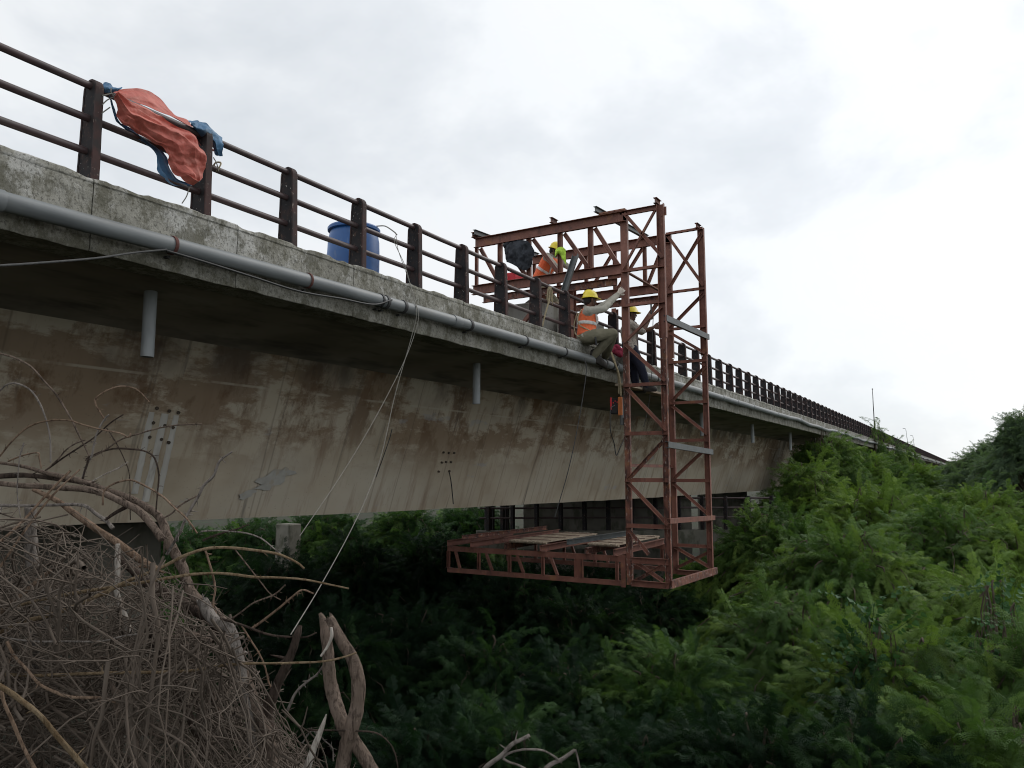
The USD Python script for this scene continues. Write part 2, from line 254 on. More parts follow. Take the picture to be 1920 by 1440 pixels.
M['bark_grey'] = bark('grey_dead_bark', (.16, .14, .125), (.27, .24, .215), (.07, .06, .052))
M['stick_yellow'] = bark('ochre_stick_bark', (.15, .108, .064), (.235, .178, .115), (.10, .065, .035), 14)
M['split_wood'] = bark('split_pale_wood', (.33, .29, .25), (.50, .46, .41), (.16, .13, .11), 18)
M['twig'] = mat('dead_twig_bark', {'sc': 6, 'ramp': [(.3, (.23, .19, .155)), (.7, (.38, .33, .28))]}, [
    dict(isl=1, col=(.36, .27, .18), th=(.45, .5), amt=.7), dict(isl=1, col=(.54, .49, .43), th=(.62, .72), amt=.95), dict(isl=1, col=(.055, .040, .030), th=(.5, .25), amt=.8)], rough=.95, spec=.15)
M['live_bark'] = mat('live_bush_bark', {'sc': 7, 'ramp': [(.3, (.06, .048, .036)), (.7, (.13, .105, .08))]}, rough=.95, spec=.15)
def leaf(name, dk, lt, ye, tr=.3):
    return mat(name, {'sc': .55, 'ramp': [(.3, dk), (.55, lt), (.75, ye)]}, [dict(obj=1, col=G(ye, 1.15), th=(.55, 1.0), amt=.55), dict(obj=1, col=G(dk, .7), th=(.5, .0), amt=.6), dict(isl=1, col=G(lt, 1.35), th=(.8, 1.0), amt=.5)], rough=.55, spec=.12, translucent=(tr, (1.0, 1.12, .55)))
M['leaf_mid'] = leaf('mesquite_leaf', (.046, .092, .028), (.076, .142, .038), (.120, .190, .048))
M['leaf_light'] = leaf('mesquite_leaf_light', (.084, .146, .036), (.130, .208, .048), (.185, .265, .058))  # brighter copy of the leaf: light on the crowns painted into its colour
M['leaf_dark'] = leaf('mesquite_leaf_dark', (.009, .023, .012), (.013, .033, .016), (.020, .044, .018))  # darkest copy of the leaf: gully shade painted into its colour
M['leaf_shade'] = leaf('mesquite_leaf_shade', (.020, .048, .019), (.032, .070, .025), (.050, .094, .030))  # darker copy of the leaf with milder shade painted into the colour
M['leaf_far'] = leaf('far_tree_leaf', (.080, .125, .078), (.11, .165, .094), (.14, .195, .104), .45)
M['leaf_vine'] = leaf('vine_leaf', (.026, .066, .026), (.038, .088, .034), (.05, .105, .038), .2)
M['ground'] = mat('ravine_ground', {'sc': .8, 'ramp': [(.3, (.018, .018, .010)), (.7, (.035, .03, .018))]}, [dict(col=(.02, .035, .014), sc=1.6, th=(.45, .6), amt=.8), dict(col=(.08, .06, .045), sc=14, th=(.6, .7), amt=.5)], rough=.97, bump=((12, 12, 12), .6, .04))

# ------------------------------------------------------------------ ground
def smooth01(a, b, x): t = np.clip((np.asarray(x) - a) / (b - a), 0, 1); return t * t * (3 - 2 * t)
def ground_z(x, y):
    x, y = np.asarray(x, float), np.asarray(y, float)
    bank = smooth01(2.6, 5.6, x + .25 * y + .35 * np.sin(1.3 * y)) * 1.0
    z = -1.5 + .35 * smooth01(1.0, 3.2, y) * (1 - bank) - bank * 3.6
    z = z + 1.6 * smooth01(28, 90, np.hypot(x, y)) + .5 * (meshkit.fbm(np.stack([x * .22, y * .22, 0 * x], -1), 3, 5) - .5)
    far = smooth01(150, 500, np.hypot(x, y)); return z * (1 - far) + -2.2 * far
_g = np.concatenate([-np.geomspace(2500, 8, 22), np.linspace(-6, 45, 86), np.geomspace(48, 2500, 26)])
gx, gy = np.meshgrid(_g, np.concatenate([-np.geomspace(2500, 26, 22), np.linspace(-24, 40, 100), np.geomspace(43, 2500, 22)]), indexing='ij')
gv = np.stack([gx, gy, ground_z(gx, gy)], -1)
def gridfaces(n, m):
    i, j = np.meshgrid(np.arange(n - 1), np.arange(m - 1), indexing='ij')
    return np.stack([i * m + j, (i + 1) * m + j, (i + 1) * m + j + 1, i * m + j + 1], -1).reshape(-1, 4)
tag(obj('ground', (gv.reshape(-1, 3), gridfaces(*gx.shape)), M['ground'], smooth=True), 'brown earth of the bank and of the ravine under the bushes', kind='structure')

# ------------------------------------------------------------------ bridge
XA, XB = -4.0, 230.0
YF, ZF0, ZF1 = 5.0, 1.475, 2.0
bridge = thing('concrete_bridge', 'long concrete road bridge with stained box girder and mossy kerb', 'bridge')
rng = np.random.default_rng(3)
def kerb_segment(x0, x1, fine):
    nz = 14 if fine else 3; nx = max(2, int((x1 - x0) / (.045 if fine else .8)) + 1)
    prof = [(5.30, ZF0 + .004)] + [(YF + .006, ZF0)] + [(YF, z) for z in np.linspace(ZF0 + .008, ZF1 - .07, nz)]
    prof += [(YF + .004, ZF1 - .055), (YF - .004, ZF1 - .045), (YF - .002, ZF1 - .012), (YF + .012, ZF1), (5.2, ZF1 + .006), (5.52, ZF1 + .004), (5.525, 1.785)]
    prof = np.array(prof); xs = np.linspace(x0, x1, nx)
    v = np.array([[(x, y, z) for y, z in prof] for x in xs])
    if fine:
        k = meshkit.fbm(v.reshape(-1, 3) * 9, 4, 7).reshape(nx, len(prof)); k2 = meshkit.fbm(v.reshape(-1, 3) * 2.2, 3, 9).reshape(nx, len(prof))
        w = np.ones(len(prof)); w[0] = w[-1] = w[-2] = 0
        v[..., 1] += (k - .5) * .022 * w + (k2 - .5) * .02 * w
        edge = np.zeros(len(prof)); edge[-5:-2] = (.6, 1, .8); bed = np.zeros(len(prof)); bed[1:3] = 1
        chip = np.maximum(0, meshkit.fbm(v.reshape(-1, 3) * np.array([5, 1, 1]), 4, 21).reshape(nx, len(prof)) - .5)
        v[..., 2] -= chip * .075 * edge; v[..., 1] += chip * .05 * edge; v[..., 2] += (k - .4) * .03 * bed
    m = MB().add(v.reshape(-1, 3), gridfaces(nx, len(prof)))
    for row, fl in ((v[0], 1), (v[-1], -1)):
        c = row.mean(0); n = len(prof); m.add(np.vstack([row, c]), [[i, i + 1, n][::fl] for i in range(n - 1)])
    return m.mesh()
joints = [-4.0, -2.5, -1.0, .4, 1.6, 2.86, 4.05, 5.42, 7.27, 8.66, 9.9, 11.3, 12.7, 14.2, 15.7, 17.3, 19, 20.8, 22.6, 24.5] + list(np.arange(27, XB + .1, 3.0))
for a, b in zip(joints[:-1], joints[1:]):
    obj('kerb_segment', kerb_segment(a + .004, b - .004, a < 40), M['fascia'], bridge, smooth=35)
obj('kerb_core', box(XA, XB, 5.07, 5.45, 1.50, 1.97), M['plain_conc'], bridge)
obj('deck', box(XA, XB, 5.31, 13.3, 1.485, 1.78), M['asphalt'], bridge)
YW0, ZW0, LEAN = 6.6, 1.32, .33
def zbot(x): return np.interp(x, [-4, 3.5, 5, 7.3, 11, 18.3, 28.7, 34, 60, 230], [-.42, -.46, -.49, -.525, -.56, -.62, -.665, -.68, -.72, -.75])
xs = np.concatenate([np.arange(XA, 40, .5), np.arange(40, XB + 1, 4.0)])
ss = np.linspace(0, 1, 9)
web = np.array([[(x, YW0 + LEAN * (ZW0 - z), z) for z in ZW0 + (zbot(x) - ZW0) * ss] for x in xs])
web[..., 1] += (meshkit.fbm(web.reshape(-1, 3) * np.array([.6, .6, 1.2]), 3, 4).reshape(web.shape[:2]) - .5) * .03
web[:, -1, 2] += (meshkit.fbm(web[:, -1] * np.array([5, 1, 1]), 3, 14) - .5) * .02
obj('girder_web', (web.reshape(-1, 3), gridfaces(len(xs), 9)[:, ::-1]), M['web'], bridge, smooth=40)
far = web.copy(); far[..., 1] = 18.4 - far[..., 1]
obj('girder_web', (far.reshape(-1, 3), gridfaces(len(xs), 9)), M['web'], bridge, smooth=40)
bot = np.stack([web[:, -1], far[:, -1]], 1)
obj('girder_soffit', (bot.reshape(-1, 3), gridfaces(len(xs), 2)[:, ::-1]), M['soffit'], bridge)
def overhang(ys, zs, fl):
    v = np.array([[(x, y, z) for y, z in zip(ys, zs)] for x in xs]); v[..., 2] += (meshkit.fbm(v.reshape(-1, 3) * .9, 3, 8).reshape(v.shape[:2]) - .5) * .02 * np.array([0] + [1] * (len(ys) - 2) + [0])
    return v.reshape(-1, 3), gridfaces(len(xs), len(ys))[:, ::fl]
yy = np.linspace(5.28, YW0 + .01, 8); zz = np.interp(yy, [5.28, 6.35, YW0 + .01], [ZF0 + .002, ZW0 + .06, ZW0 - .012])
obj('overhang_soffit', overhang(yy, zz, -1), M['soffit'], bridge, smooth=True)
obj('overhang_soffit', overhang(18.4 - yy, zz, 1), M['soffit'], bridge, smooth=True)
obj('kerb_far_side', box(XA, XB, 12.95, 13.4, ZF0, ZF1), M['plain_conc'], bridge)
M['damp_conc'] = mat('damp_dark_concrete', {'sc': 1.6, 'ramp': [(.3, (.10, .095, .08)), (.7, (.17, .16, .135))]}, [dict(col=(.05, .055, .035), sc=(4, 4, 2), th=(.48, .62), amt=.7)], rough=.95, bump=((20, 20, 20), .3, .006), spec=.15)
for x0 in (5.0, 33.0, 63.0, 93.0):
    obj('pier', box(x0, x0 + 1.0, 8.5, 10.4, -6.0, float(zbot(x0)) - .05, .05), M['damp_conc'], bridge)
    obj('pier_bearing', box(x0 + .2, x0 + .8, 8.7, 10.2, float(zbot(x0)) - .06, float(zbot(x0)) + .05), M['soffit'], bridge)
def wpt(x, z, off=0.0): # a point on the inclined web, off metres proud
    n = np.array([0, -1, -LEAN]) / math.hypot(1, LEAN); return np.array([x, YW0 + LEAN * (ZW0 - z), z]) + n * off
def on_web(u, v):
    r = ray(u, v); k = (YW0 + LEAN * ZW0) / (r[1] + LEAN * r[2]); return r * k
# three mortar strips over tendons, pits left by the anchors
for (u0, v0, u1, v1, w) in ((284, 772, 252, 925, .036), (309, 775, 272, 940, .042), (330, 778, 298, 925, .036)):
    p, q = on_web(u0, v0), on_web(u1, v1); m = MB(); ns = 14
    for k in range(ns + 1):
        pass
    t = np.linspace(0, 1, ns); z = p[2] + (q[2] - p[2]) * t; x = p[0] + (q[0] - p[0]) * t
    wd = w * (1 + .25 * (rng.random(ns) - .5))
    v = np.array([[wpt(x[i] - wd[i], z[i], -.01), wpt(x[i] - wd[i] * .8, z[i], .012), wpt(x[i], z[i], .015), wpt(x[i] + wd[i] * .8, z[i], .012), wpt(x[i] + wd[i], z[i], -.01)] for i in range(ns)])
    obj('mortar_strip', (v.reshape(-1, 3), gridfaces(ns, 5)), M['patch'], bridge, smooth=True)
def pit(c, r):
    n = np.array([0, -1, -LEAN]) / math.hypot(1, LEAN); a = np.array([1.0, 0, 0]); b = np.cross(n, a); k = 10; m = MB()
    ang = np.arange(k) * 2 * np.pi / k; ring = lambda rr, o: np.array([c + a * rr * math.cos(t) * (1 + .12 * math.sin(3 * t)) + b * rr * math.sin(t) + n * o for t in ang])
    v = np.vstack([ring(r * 1.2, -.012), ring(r * 1.12, .021), ring(r, .022), ring(r * .7, .019), [c + n * .018]]); f = []
    for j in range(3):
        for i in range(k): f += [[j * k + i, j * k + (i + 1) % k, (j + 1) * k + (i + 1) % k], [j * k + i, (j + 1) * k + (i + 1) % k, (j + 1) * k + i]]
    f += [[3 * k + i, 3 * k + (i + 1) % k, 4 * k] for i in range(k)]
    return v, np.array(f)[:, ::-1]
for (u, v) in ((293, 765), (316, 770), (333, 773), (286, 792), (307, 797), (323, 801), (279, 819), (301, 823), (315, 829)):
    obj('anchor_pit', pit(on_web(u, v), .015), M['dark_hole'], bridge, smooth=True)
for (u, v) in ((831, 848), (841, 849), (851, 849), (828, 867), (836, 866), (845, 866), (822, 884), (842, 883)):
    obj('anchor_pit', pit(on_web(u, v), .014), M['dark_hole'], bridge, smooth=True)
M['repair'] = mat('blue_grey_repair', {'sc': 14, 'ramp': [(.3, (.31, .30, .275)), (.7, (.39, .375, .34))]}, [dict(col=(.34, .30, .24), sc=9, th=(.52, .62), amt=.9)], rough=.9)
for (u0, v0, du, dv, nn) in ((512, 897, 34, 15, 26), (462, 926, 16, 7, 18)):
    pp = [(u0 + du * math.cos(a) * (1 + .22 * math.sin(5 * a + 1) + .16 * math.sin(9 * a)) + 0, v0 + dv * math.sin(a) * (1 + .2 * math.sin(7 * a)) - .42 * du * math.cos(a)) for a in np.arange(nn) * 2 * np.pi / nn]
    pp = np.array([wpt(on_web(u, v)[0], on_web(u, v)[2], .016) for u, v in pp]); obj('repair_patch', (np.vstack([pp, pp.mean(0)]), np.array([[i, (i + 1) % nn, nn] for i in range(nn)])), M['repair'], bridge)
m = MB()
# drain pipes
for x, zb_ in ((3.72, .92), (8.46, .91), (13.4, .9), (18.3, .9), (23.25, .9), (28.7, .82), (33.6, .85), (38.5, .85), (43.4, .85), (48.3, .85), (53.2, .85), (58, .85), (64, .85), (70, .85)):
    z1 = 1.47 + 0.0; ring = MB(); k = 20; a = np.arange(k) * 2 * np.pi / k
    prof = [(.050, z1), (.050, zb_), (.044, zb_), (.044, z1)]
    v = np.array([[(x + r * math.cos(t), 5.6 + r * math.sin(t), z) for t in a] for r, z in prof]); f = []
    for j in range(3):
        for i in range(k): f.append([j * k + i, j * k + (i + 1) % k, (j + 1) * k + (i + 1) % k, (j + 1) * k + i])
    obj('drain_pipe', (v.reshape(-1, 3), np.array(f)[:, ::-1]), M['drain'], bridge, smooth=40)

# utility pipe along the kerb
upipe = thing('utility_pipe', 'grey utility pipe running along the outside of the kerb', 'pipe')
PX = np.array([-4, 2.3, 3.4, 4.8, 7.4, 10.6, 15.8, 27, 60, 150, 230]); PZ = np.array([1.55, 1.622, 1.647, 1.676, 1.70, 1.72, 1.735, 1.7255, 1.72, 1.70, 1.70])
PY, PR = 4.92, .062
def pipe_at(x): return np.array([x, PY + (0.02 * math.sin(x * .7) if x > 26 else 0), float(np.interp(x, PX, PZ)) + (.025 * math.sin(x * .55) + .018 * math.sin(x * 1.7) if x > 24 else 0)])
cuts = [-4, 2.2, 7.0, 11.6, 13.9, 16.1, 17.7, 19.0, 20.6, 23.5, 27, 31, 36, 42, 48, 56, 70, 90, 120, 160, 228]
for a, b in zip(cuts[:-1], cuts[1:]):
    obj('pipe_section', tube([pipe_at(x) for x in np.linspace(a, b, max(3, int((b - a) / .6)))], PR, 16), M['pipe'], upipe, smooth=40)
for x in cuts[1:12]:
    obj('pipe_collar', tube([pipe_at(x - .07), pipe_at(x + .07)], PR + .007, 16), M['pipe'], upipe, smooth=40)
for u, w, mm in ((310, .012, 'rust'), (571, .010, 'rust'), (709, .012, 'black'), (719, .018, 'black'), (752, .02, 'black'), (878, .022, 'black'), (983, .016, 'black'), (1057, .014, 'black'), (1133, .014, 'black'), (1147, .03, 'black'), (1186, .016, 'black'), (1229, .016, 'black')):
    v0 = 887.7 - .33 * (1829 - u) * .87
    x = at(u, 700, y=PY)[0]
    obj('pipe_clamp', tube([pipe_at(x - w), pipe_at(x + w)], PR + .008, 16), M[mm], upipe, smooth=40)
    obj('clamp_bracket', box(x - .012, x + .012, PY + .03, YF + .02, pipe_at(x)[2] - PR - .026, pipe_at(x)[2] - PR - .012), M['black'], upipe)

# railing: every post and every rail length is a part
railing = thing('bridge_railing', 'dark maroon railing of round-topped posts and three pipe rails on the kerb', 'railing')
ox = np.array([(-.098, 0), (.098, 0), (.078, .715)] + [(.078 * math.cos(t), .715 + .078 * math.sin(t)) for t in np.linspace(0.15, math.pi - .15, 11)] + [(-.078, .715)])
outer = sg.Polygon(ox); inner = outer.buffer(-.015)
def ext(poly, h):
    m = trimesh.creation.extrude_polygon(poly, h, engine='earcut'); v = np.array(m.vertices); return np.stack([v[:, 2] - h / 2, v[:, 0], v[:, 1]], 1), np.array(m.faces)
flv, flf = ext(outer.difference(inner), .056); wbv, wbf = ext(outer.buffer(-.011), .014); wbv[:, 0] -= .017
YR, X0P, SP = 5.20, 2.93, .9165
RZ = (.745, .505, .265)
for i in range(-6, 246):
    x = X0P + SP * i; jit = rng.normal(0, .004, 2)
    off = np.array([x, YR, ZF1 - .03]) ; sh = lambda v: v + off + np.stack([v[:, 2] * jit[0], v[:, 2] * jit[1], 0 * v[:, 2]], 1)
    po = obj('post', (sh(wbv), wbf), M['post'], railing)
    obj('flange', (sh(flv), flf), M['flange'], po)
def rail_pts(i, k, a, b): return [(X0P + SP * a, YR, ZF1 - .03 + RZ[k]), (X0P + SP * b, YR, ZF1 - .03 + RZ[k])]
for k in range(3):
    for i in range(-6, 44):
        p = np.array(rail_pts(i, k, i, i + 1)); mid = p.mean(0) + [0, 0, -.004 * rng.random()]
        obj('rail', tube([p[0], mid, p[1]], .026, 10, caps=False), M['rail'], railing, smooth=True)
    for i in range(44, 244, 20):
        obj('rail', tube(rail_pts(i, k, i, i + 20), .026, 6, caps=False), M['rail'], railing, smooth=True)
#@@REST
# ------------------------------------------------------------------ hanging steel access rig
rig = thing('access_rig', 'red oxide steel access rig cantilevered over the railing with hanging ladder tower', 'access rig')
X1, X2, YI, YO = 11.18, 13.27, 4.60, 3.97
Z0, ZT = -1.68, 4.17
ex, ey, ez = np.eye(3)
def member(name, mesh, m='oxide'): return obj(name, mesh, M[m], rig)
for X, s in ((X1, 1), (X2, 1)):
    zt = ZT if X == X1 else 4.36
    zb_ = Z0 if X == X1 else -1.74
    for Y, nm in ((YI, 'a'), (YO, 'b')):
        # two lengths spliced at 2.05, the lower one worn
        member('column', channel((X, Y, 2.06), (X, Y, zt), .115, .06, ey, flip=-1 if nm == 'a' else 1))
        member('column', channel((X, Y, zb_), (X, Y, 2.05), .092, .05, ey, flip=-1 if nm == 'a' else 1), 'oxide_worn' if X == X1 else 'oxide')
        member('splice_plate', box(X - .011, X - .005, Y - .035, Y + .035, 1.88, 2.2), 'oxide')
        if X == X1: member('gusset', box(X - .012, X - .0055, Y - (.09 if nm == 'b' else -.0), Y + (.09 if nm == 'a' else 0), 3.98, 4.12))
def zx(u, v, X): return at(u, v, x=X)[2]
def tie(X, z, y0=YI, y1=YO, b=.06, m='oxide'): member('tie', angle((X - .006, y0 + .03, z), (X - .006, y1 - .03, z), b, ez, flip=1), m)
def brace(X, a, b, w=.05, m='oxide', nm='brace', dx=-.014): member(nm, angle((X + dx, *a), (X + dx, *b), w, np.cross(np.array([0, b[0] - a[0], b[1] - a[1]]), ex), flip=1), m)
for z in (3.16, 2.60, 1.33, .58, -.13, -.82): tie(X1, z)
for z in (-1.30, -1.64): member('tie', channel((X1 - .03, YI - .05, z), (X1 - .03, YO - .0, z), .09, .04, ez))
member('tie', channel((X1, YI - .05, 4.13), (X1, YO + .05, 4.13), .08, .04, ez))
B1 = [((YI, 4.12), (YO, 3.3)), ((YI, 3.2), (YO + .05, 4.1)), ((YI, 2.02), (YO, 2.52)), ((YI, 1.98), (YO, 1.38)), ((YI, 1.30), (YO, .63)), ((YO, .55), (YI, -.08)), ((YI, -.16), (YO, -.78)), ((YI, -.88), (YO + .32, -1.22)), ((YI - .07, -1.33), (YO + .1, -1.6)), ((YO + .1, -1.33), (YI - .07, -1.6))]
for k, (a, b) in enumerate(B1): brace(X1, a, b, .05, 'oxide' if k < 4 else 'oxide_worn' if k % 2 else 'oxide', dx=-.016 - .006 * (k == 9) )
for z in (4.34, 3.24, 2.56, 1.95, 1.22, .55, -.15, -.82, -1.27): tie(X2, z, b=.055)
member('tie', channel((X2 - .03, YI - .05, -1.7), (X2 - .03, YO, -1.7), .08, .04, ez))
B2 = [((YI, 4.3), (YO, 3.3)), ((YO, 4.28), (YI, 3.35)), ((YO, 3.18), (YI, 2.62)), ((YI, 2.5), (YO, 2.08)), ((YO, 1.88), (YI, 1.3)), ((YI, 1.18), (YO, .66)), ((YO, .48), (YI, -.08)), ((YI, -.2), (YO, -.74)), ((YI, -1.3), (YO, -1.62)), ((YO, -1.3), (YI, -1.62))]
for k, (a, b) in enumerate(B2): brace(X2, a, b, .05, dx=-.016 - .006 * (k in (1, 9)))
# ties along the bridge between the front and the back faces
def along(name, y, z0, z1, h=.1, m='galv', xa=X1 - .08, xb=X2 + .12, up=ez): member(name, channel((xa, y, z0), (xb, y, z1), h, .05, up, flip=-1), m)
along('galvanised_channel', YO - .06, 2.36, 2.40, .095, xa=X1 - .03, xb=X2 + .1)
along('galvanised_channel', YO - .06, .43, .37, .09)
along('long_tie', YO - .06, -.70, -.76, .075, 'oxide')
along('long_tie', YO - .06, -1.62, -1.66, .11, 'wood' if 0 else 'oxide_worn', xa=X1 - .06, xb=X2 + .16)
member('long_tie', angle((X1, YI + .04, .1), (X2, YI + .04, .1), .05, ez)); member('long_tie', angle((X1, YI + .04, 3.2), (X2, YI + .04, 3.2), .05, ez))
for y in (7.36, 5.02):
    member('top_beam', ibeam((X1 - .16, y, ZT + .07), (X2 + .1, y, ZT + .22), .09, .06, ez), 'galv')
for X, y, z in ((X1, 5.86, ZT), (X1, YO + .06, ZT), (X2, YO + .06, 4.36), (X1, 7.44, ZT)):
    member('beam_stub', ibeam((X - .10, y, z + .052), (X + .12, y, z + .056), .09, .06, ez), 'oxide_worn')
member('top_plate', box(X1 - .06, X1 + .08, 4.55, 5.0, ZT + .004, ZT + .03))
# cantilever trusses over the deck
YL = 7.44
for X, zt, zb_ in ((X1, 4.17, 3.14), (X2, 4.36, 3.28)):
    member('chord', channel((X, YI - .05, zt - .09), (X, YL, zt - .09), .17, .06, ez, flip=-1))
    member('chord', channel((X, YI + .05, zb_ + .085), (X, YL + .04, zb_ + .085), .165, .06, ez, flip=-1))
ys = [7.41, 6.92, 6.34, 5.74, 5.18, 4.68]
for i, y in enumerate(ys[:-1]):
    member('web_post', channel((X1 + .02, y, 3.30), (X1 + .02, y, 4.0), .055 if i == 0 else .085, .04, ey))
    a, b = (y - .07, 3.99), (ys[i + 1] + .03, 3.31); member('web_brace', channel((X1 + .025, *a), (X1 + .025, *b), .07, .03, np.cross(np.array([0, b[0] - a[0], b[1] - a[1]]), ex)))
for i, (y, yn) in enumerate(zip((7.4, 6.85, 6.25, 5.65, 5.05), (6.85, 6.25, 5.65, 5.05, 4.65))):
    member('web_post', channel((X2 + .02, y, 3.45), (X2 + .02, y, 4.19), .07, .04, ey))
    a, b = (y - .04, 3.46), (yn + .04, 4.18); member('web_brace', channel((X2 + .025, *a), (X2 + .025, *b), .06, .03, np.cross(np.array([0, b[0] - a[0], b[1] - a[1]]), ex)))
member('stiffener', box(X1 - .008, X1 - .004, YI - .05, YI + .28, 3.09, 3.32))
member('bearer', channel((X1 + .06, 7.3, 3.05), (X1 + .06, 4.75, 3.05), .12, .05, ez), 'oxide_worn'); member('bearer', channel((X2 - .1, 7.3, 3.15), (X2 - .1, 4.75, 3.15), .12, .05, ez), 'oxide_worn')
for X in (X1 + .2, X2 - .1): 
    member('leg', ibeam((X, 7.08, 1.80), (X, 7.08, 3.06), .14, .09, ex), 'oxide')
    member('leg', ibeam((X, 5.62, 1.80), (X, 5.62, 3.06), .12, .09, ex), 'oxide')
member('knee_brace', angle((X1 + .15, 7.0, 2.1), (X1 + .15, 6.1, 3.0), .06, ex)); member('knee_brace', angle((X2, 5.6, 2.1), (X2, 4.8, 3.1), .06, ex))
# prop leaning on the railing, galvanised
member('prop', channel(at(1056, 556, y=5.35), at(1080, 480, x=X1 - .06), .10, .045, ey), 'galv')
# lower working platform under the girder
PL, PRr = 7.99, 4.72
for X, z1, z0 in ((X1, -1.30, -1.665), (X2 - .1, -1.27, -1.66)):
    member('platform_chord', channel((X, PL, z1), (X, PRr, z1), .085, .045, ez, flip=-1), 'oxide')
    member('platform_chord', channel((X, PL, z0), (X, PRr, z0), .075, .045, ez, flip=-1), 'oxide')
    for i, y in enumerate((7.96, 7.33, 6.72, 6.09, 5.45, 4.80)):
        member('platform_post', channel((X + .01, y, z0 + .04), (X + .01, y, z1 - .04), .05 if i != 4 else .15, .035, ey), 'oxide')
        if i < 4: member('platform_brace', channel((X + .012, y - .13, z1 - .045), (X + .012, y - .25 if i else y - .22, z0 + .04), .045, .03, ey), 'oxide')
for y in (7.93, 7.45, 6.77, 6.10, 5.30, 4.82):
    member('joist', channel((X1 - .09, y, -1.20), (X2 + .05, y, -1.19), .10, .05, ez), 'oxide_worn' if y in (6.77, 5.3) else 'oxide')
member('end_plate', box(X1 - .008, X1 - .004, 4.66, 4.74, -1.72, -1.24)); member('end_plate', box(X2 - .008, X2 - .004, 4.66, 4.74, -1.72, -1.24))
# deck panels of slats on the platform: things that can be lifted away
def slat_deck(y0, y1, x0, x1, label):
    t = thing('slatted_deck', label, 'slatted deck', group='slatted decks on the platform')
    n = 9
    for i in range(n):
        y = y0 + (y1 - y0) * (i + .5) / n; w = (y1 - y0) / n * .36
        obj('slat', box(x0, x1, y - w, y + w, -1.118 + .004 * rng.random(), -1.098 + .006 * rng.random()), M['wood'], t)
    for x in (x0 + .1, (x0 + x1) / 2, x1 - .1): obj('batten', box(x - .025, x + .025, y0, y1, -1.142, -1.119), M['wood'], t)
    for x in np.linspace(x0 + .25, x1 - .25, 4): obj('cross_strip', box(x - .012, x + .012, y0, y1, -1.091, -1.085), M['rust'], t)
slat_deck(6.05, 6.72, X1 - .05, X2 - .05, 'weathered slatted deck panel at the middle of the lower platform')
slat_deck(4.85, 5.35, X1 + .1, X2 - .05, 'weathered slatted deck panel against the ladder tower')
solo('loose_channel', channel((X1 + .12, 5.72, -1.10), (X2 - .1, 5.42, -1.06), .085, .04, ez), M['galv'], 'pale grey steel channel lying across the lower platform', 'steel channel')
solo('loose_channel', channel((X1 + .05, 7.72, -1.10), (X2 - .2, 7.05, -1.02), .07, .04, ez), M['oxide_worn'], 'rusty red channel lying across the outer end of the lower platform', 'steel channel')
solo('loose_channel', channel((X1 + .02, 6.88, -1.10), (X2 - .25, 6.76, -1.07), .07, .04, ez), M['oxide'], 'short red channel lying beside the slatted deck panel', 'steel channel')
# counterweights on the deck
for (x0, x1, y0, y1, z0, z1, lb) in ((11.5, 12.5, 6.18, 6.98, 1.79, 2.97, 'grey concrete counterweight block under the rig, tall one behind the rope'), (11.75, 12.9, 5.72, 6.12, 1.79, 2.72, 'lower grey concrete block next to the tall counterweight')):
    solo('counterweight_block', box(x0, x1, y0, y1, z0, z1, .02), M['plain_conc'], lb, 'concrete block')
plank = solo('foot_plank', box(X1 + .10, X2 + .25, 4.66, 4.83, 1.378, 1.415, .004), M['wood'], 'pale wooden plank lying across the tower as a foothold', 'plank')

# ------------------------------------------------------------------ blue drum
def lathe(prof, n=40, c=(0, 0, 0)):
    a = np.arange(n) * 2 * np.pi / n; v = np.array([[(c[0] + r * math.cos(t), c[1] + r * math.sin(t), c[2] + z) for t in a] for r, z in prof]); f = []
    for j in range(len(prof) - 1):
        for i in range(n): f.append([j * n + i, j * n + (i + 1) % n, (j + 1) * n + (i + 1) % n, (j + 1) * n + i])
    return v.reshape(-1, 3), np.array(f)
bx, by = 6.38, 5.9
_bt = at(664, 419, y=by)[2] - 0.0
dr = thing('blue_drum', 'blue plastic drum standing on the deck behind the railing', 'drum', (bx, by, 1.78))
H = .98
obj('body', lathe([(.0, 0), (.25, 0), (.27, .03), (.285, .12), (.292, .3), (.296, .33), (.292, .36), (.292, .62), (.297, .65), (.292, .68), (.286, .82), (.272, .90), (.262, H - .05), (.278, H - .035), (.286, H - .015), (.28, H), (.268, H - .004), (.262, H - .03), (.0, H - .05)]), M['barrel'], dr, smooth=35)
obj('rim', lathe([(.274, H - .048), (.293, H - .04), (.295, H - .012), (.283, H + .004), (.274, H - .002)]), M['barrel'], dr, smooth=35)
for s in (-1, 1): obj('bung', lathe([(.0, H - .02), (.035, H - .02), (.04, H - .05)], 12, (s * .16, .05, 0)), M['barrel'], dr)

# ------------------------------------------------------------------ tarpaulin tied on the railing
def sheet(nu, nv, fn, thick=.004):
    u, v = np.meshgrid(np.linspace(0, 1, nu), np.linspace(0, 1, nv), indexing='ij'); p = fn(u, v)
    n = np.cross(np.gradient(p, axis=0), np.gradient(p, axis=1)); n /= np.linalg.norm(n, axis=-1, keepdims=True) + 1e-12
    a, b = p + n * thick / 2, p - n * thick / 2; f = gridfaces(nu, nv); N_ = nu * nv
    e = [k * nv for k in range(nu)]; rim = []
    for line in ([k * nv for k in range(nu)], [k * nv + nv - 1 for k in range(nu)][::-1], list(range(nv))[::-1], [(nu - 1) * nv + k for k in range(nv)]):
        rim += [[x, y, y + N_, x + N_] for x, y in zip(line[:-1], line[1:])]
    return np.vstack([a.reshape(-1, 3), b.reshape(-1, 3)]), np.vstack([f, f[:, ::-1] + N_, np.array(rim)])
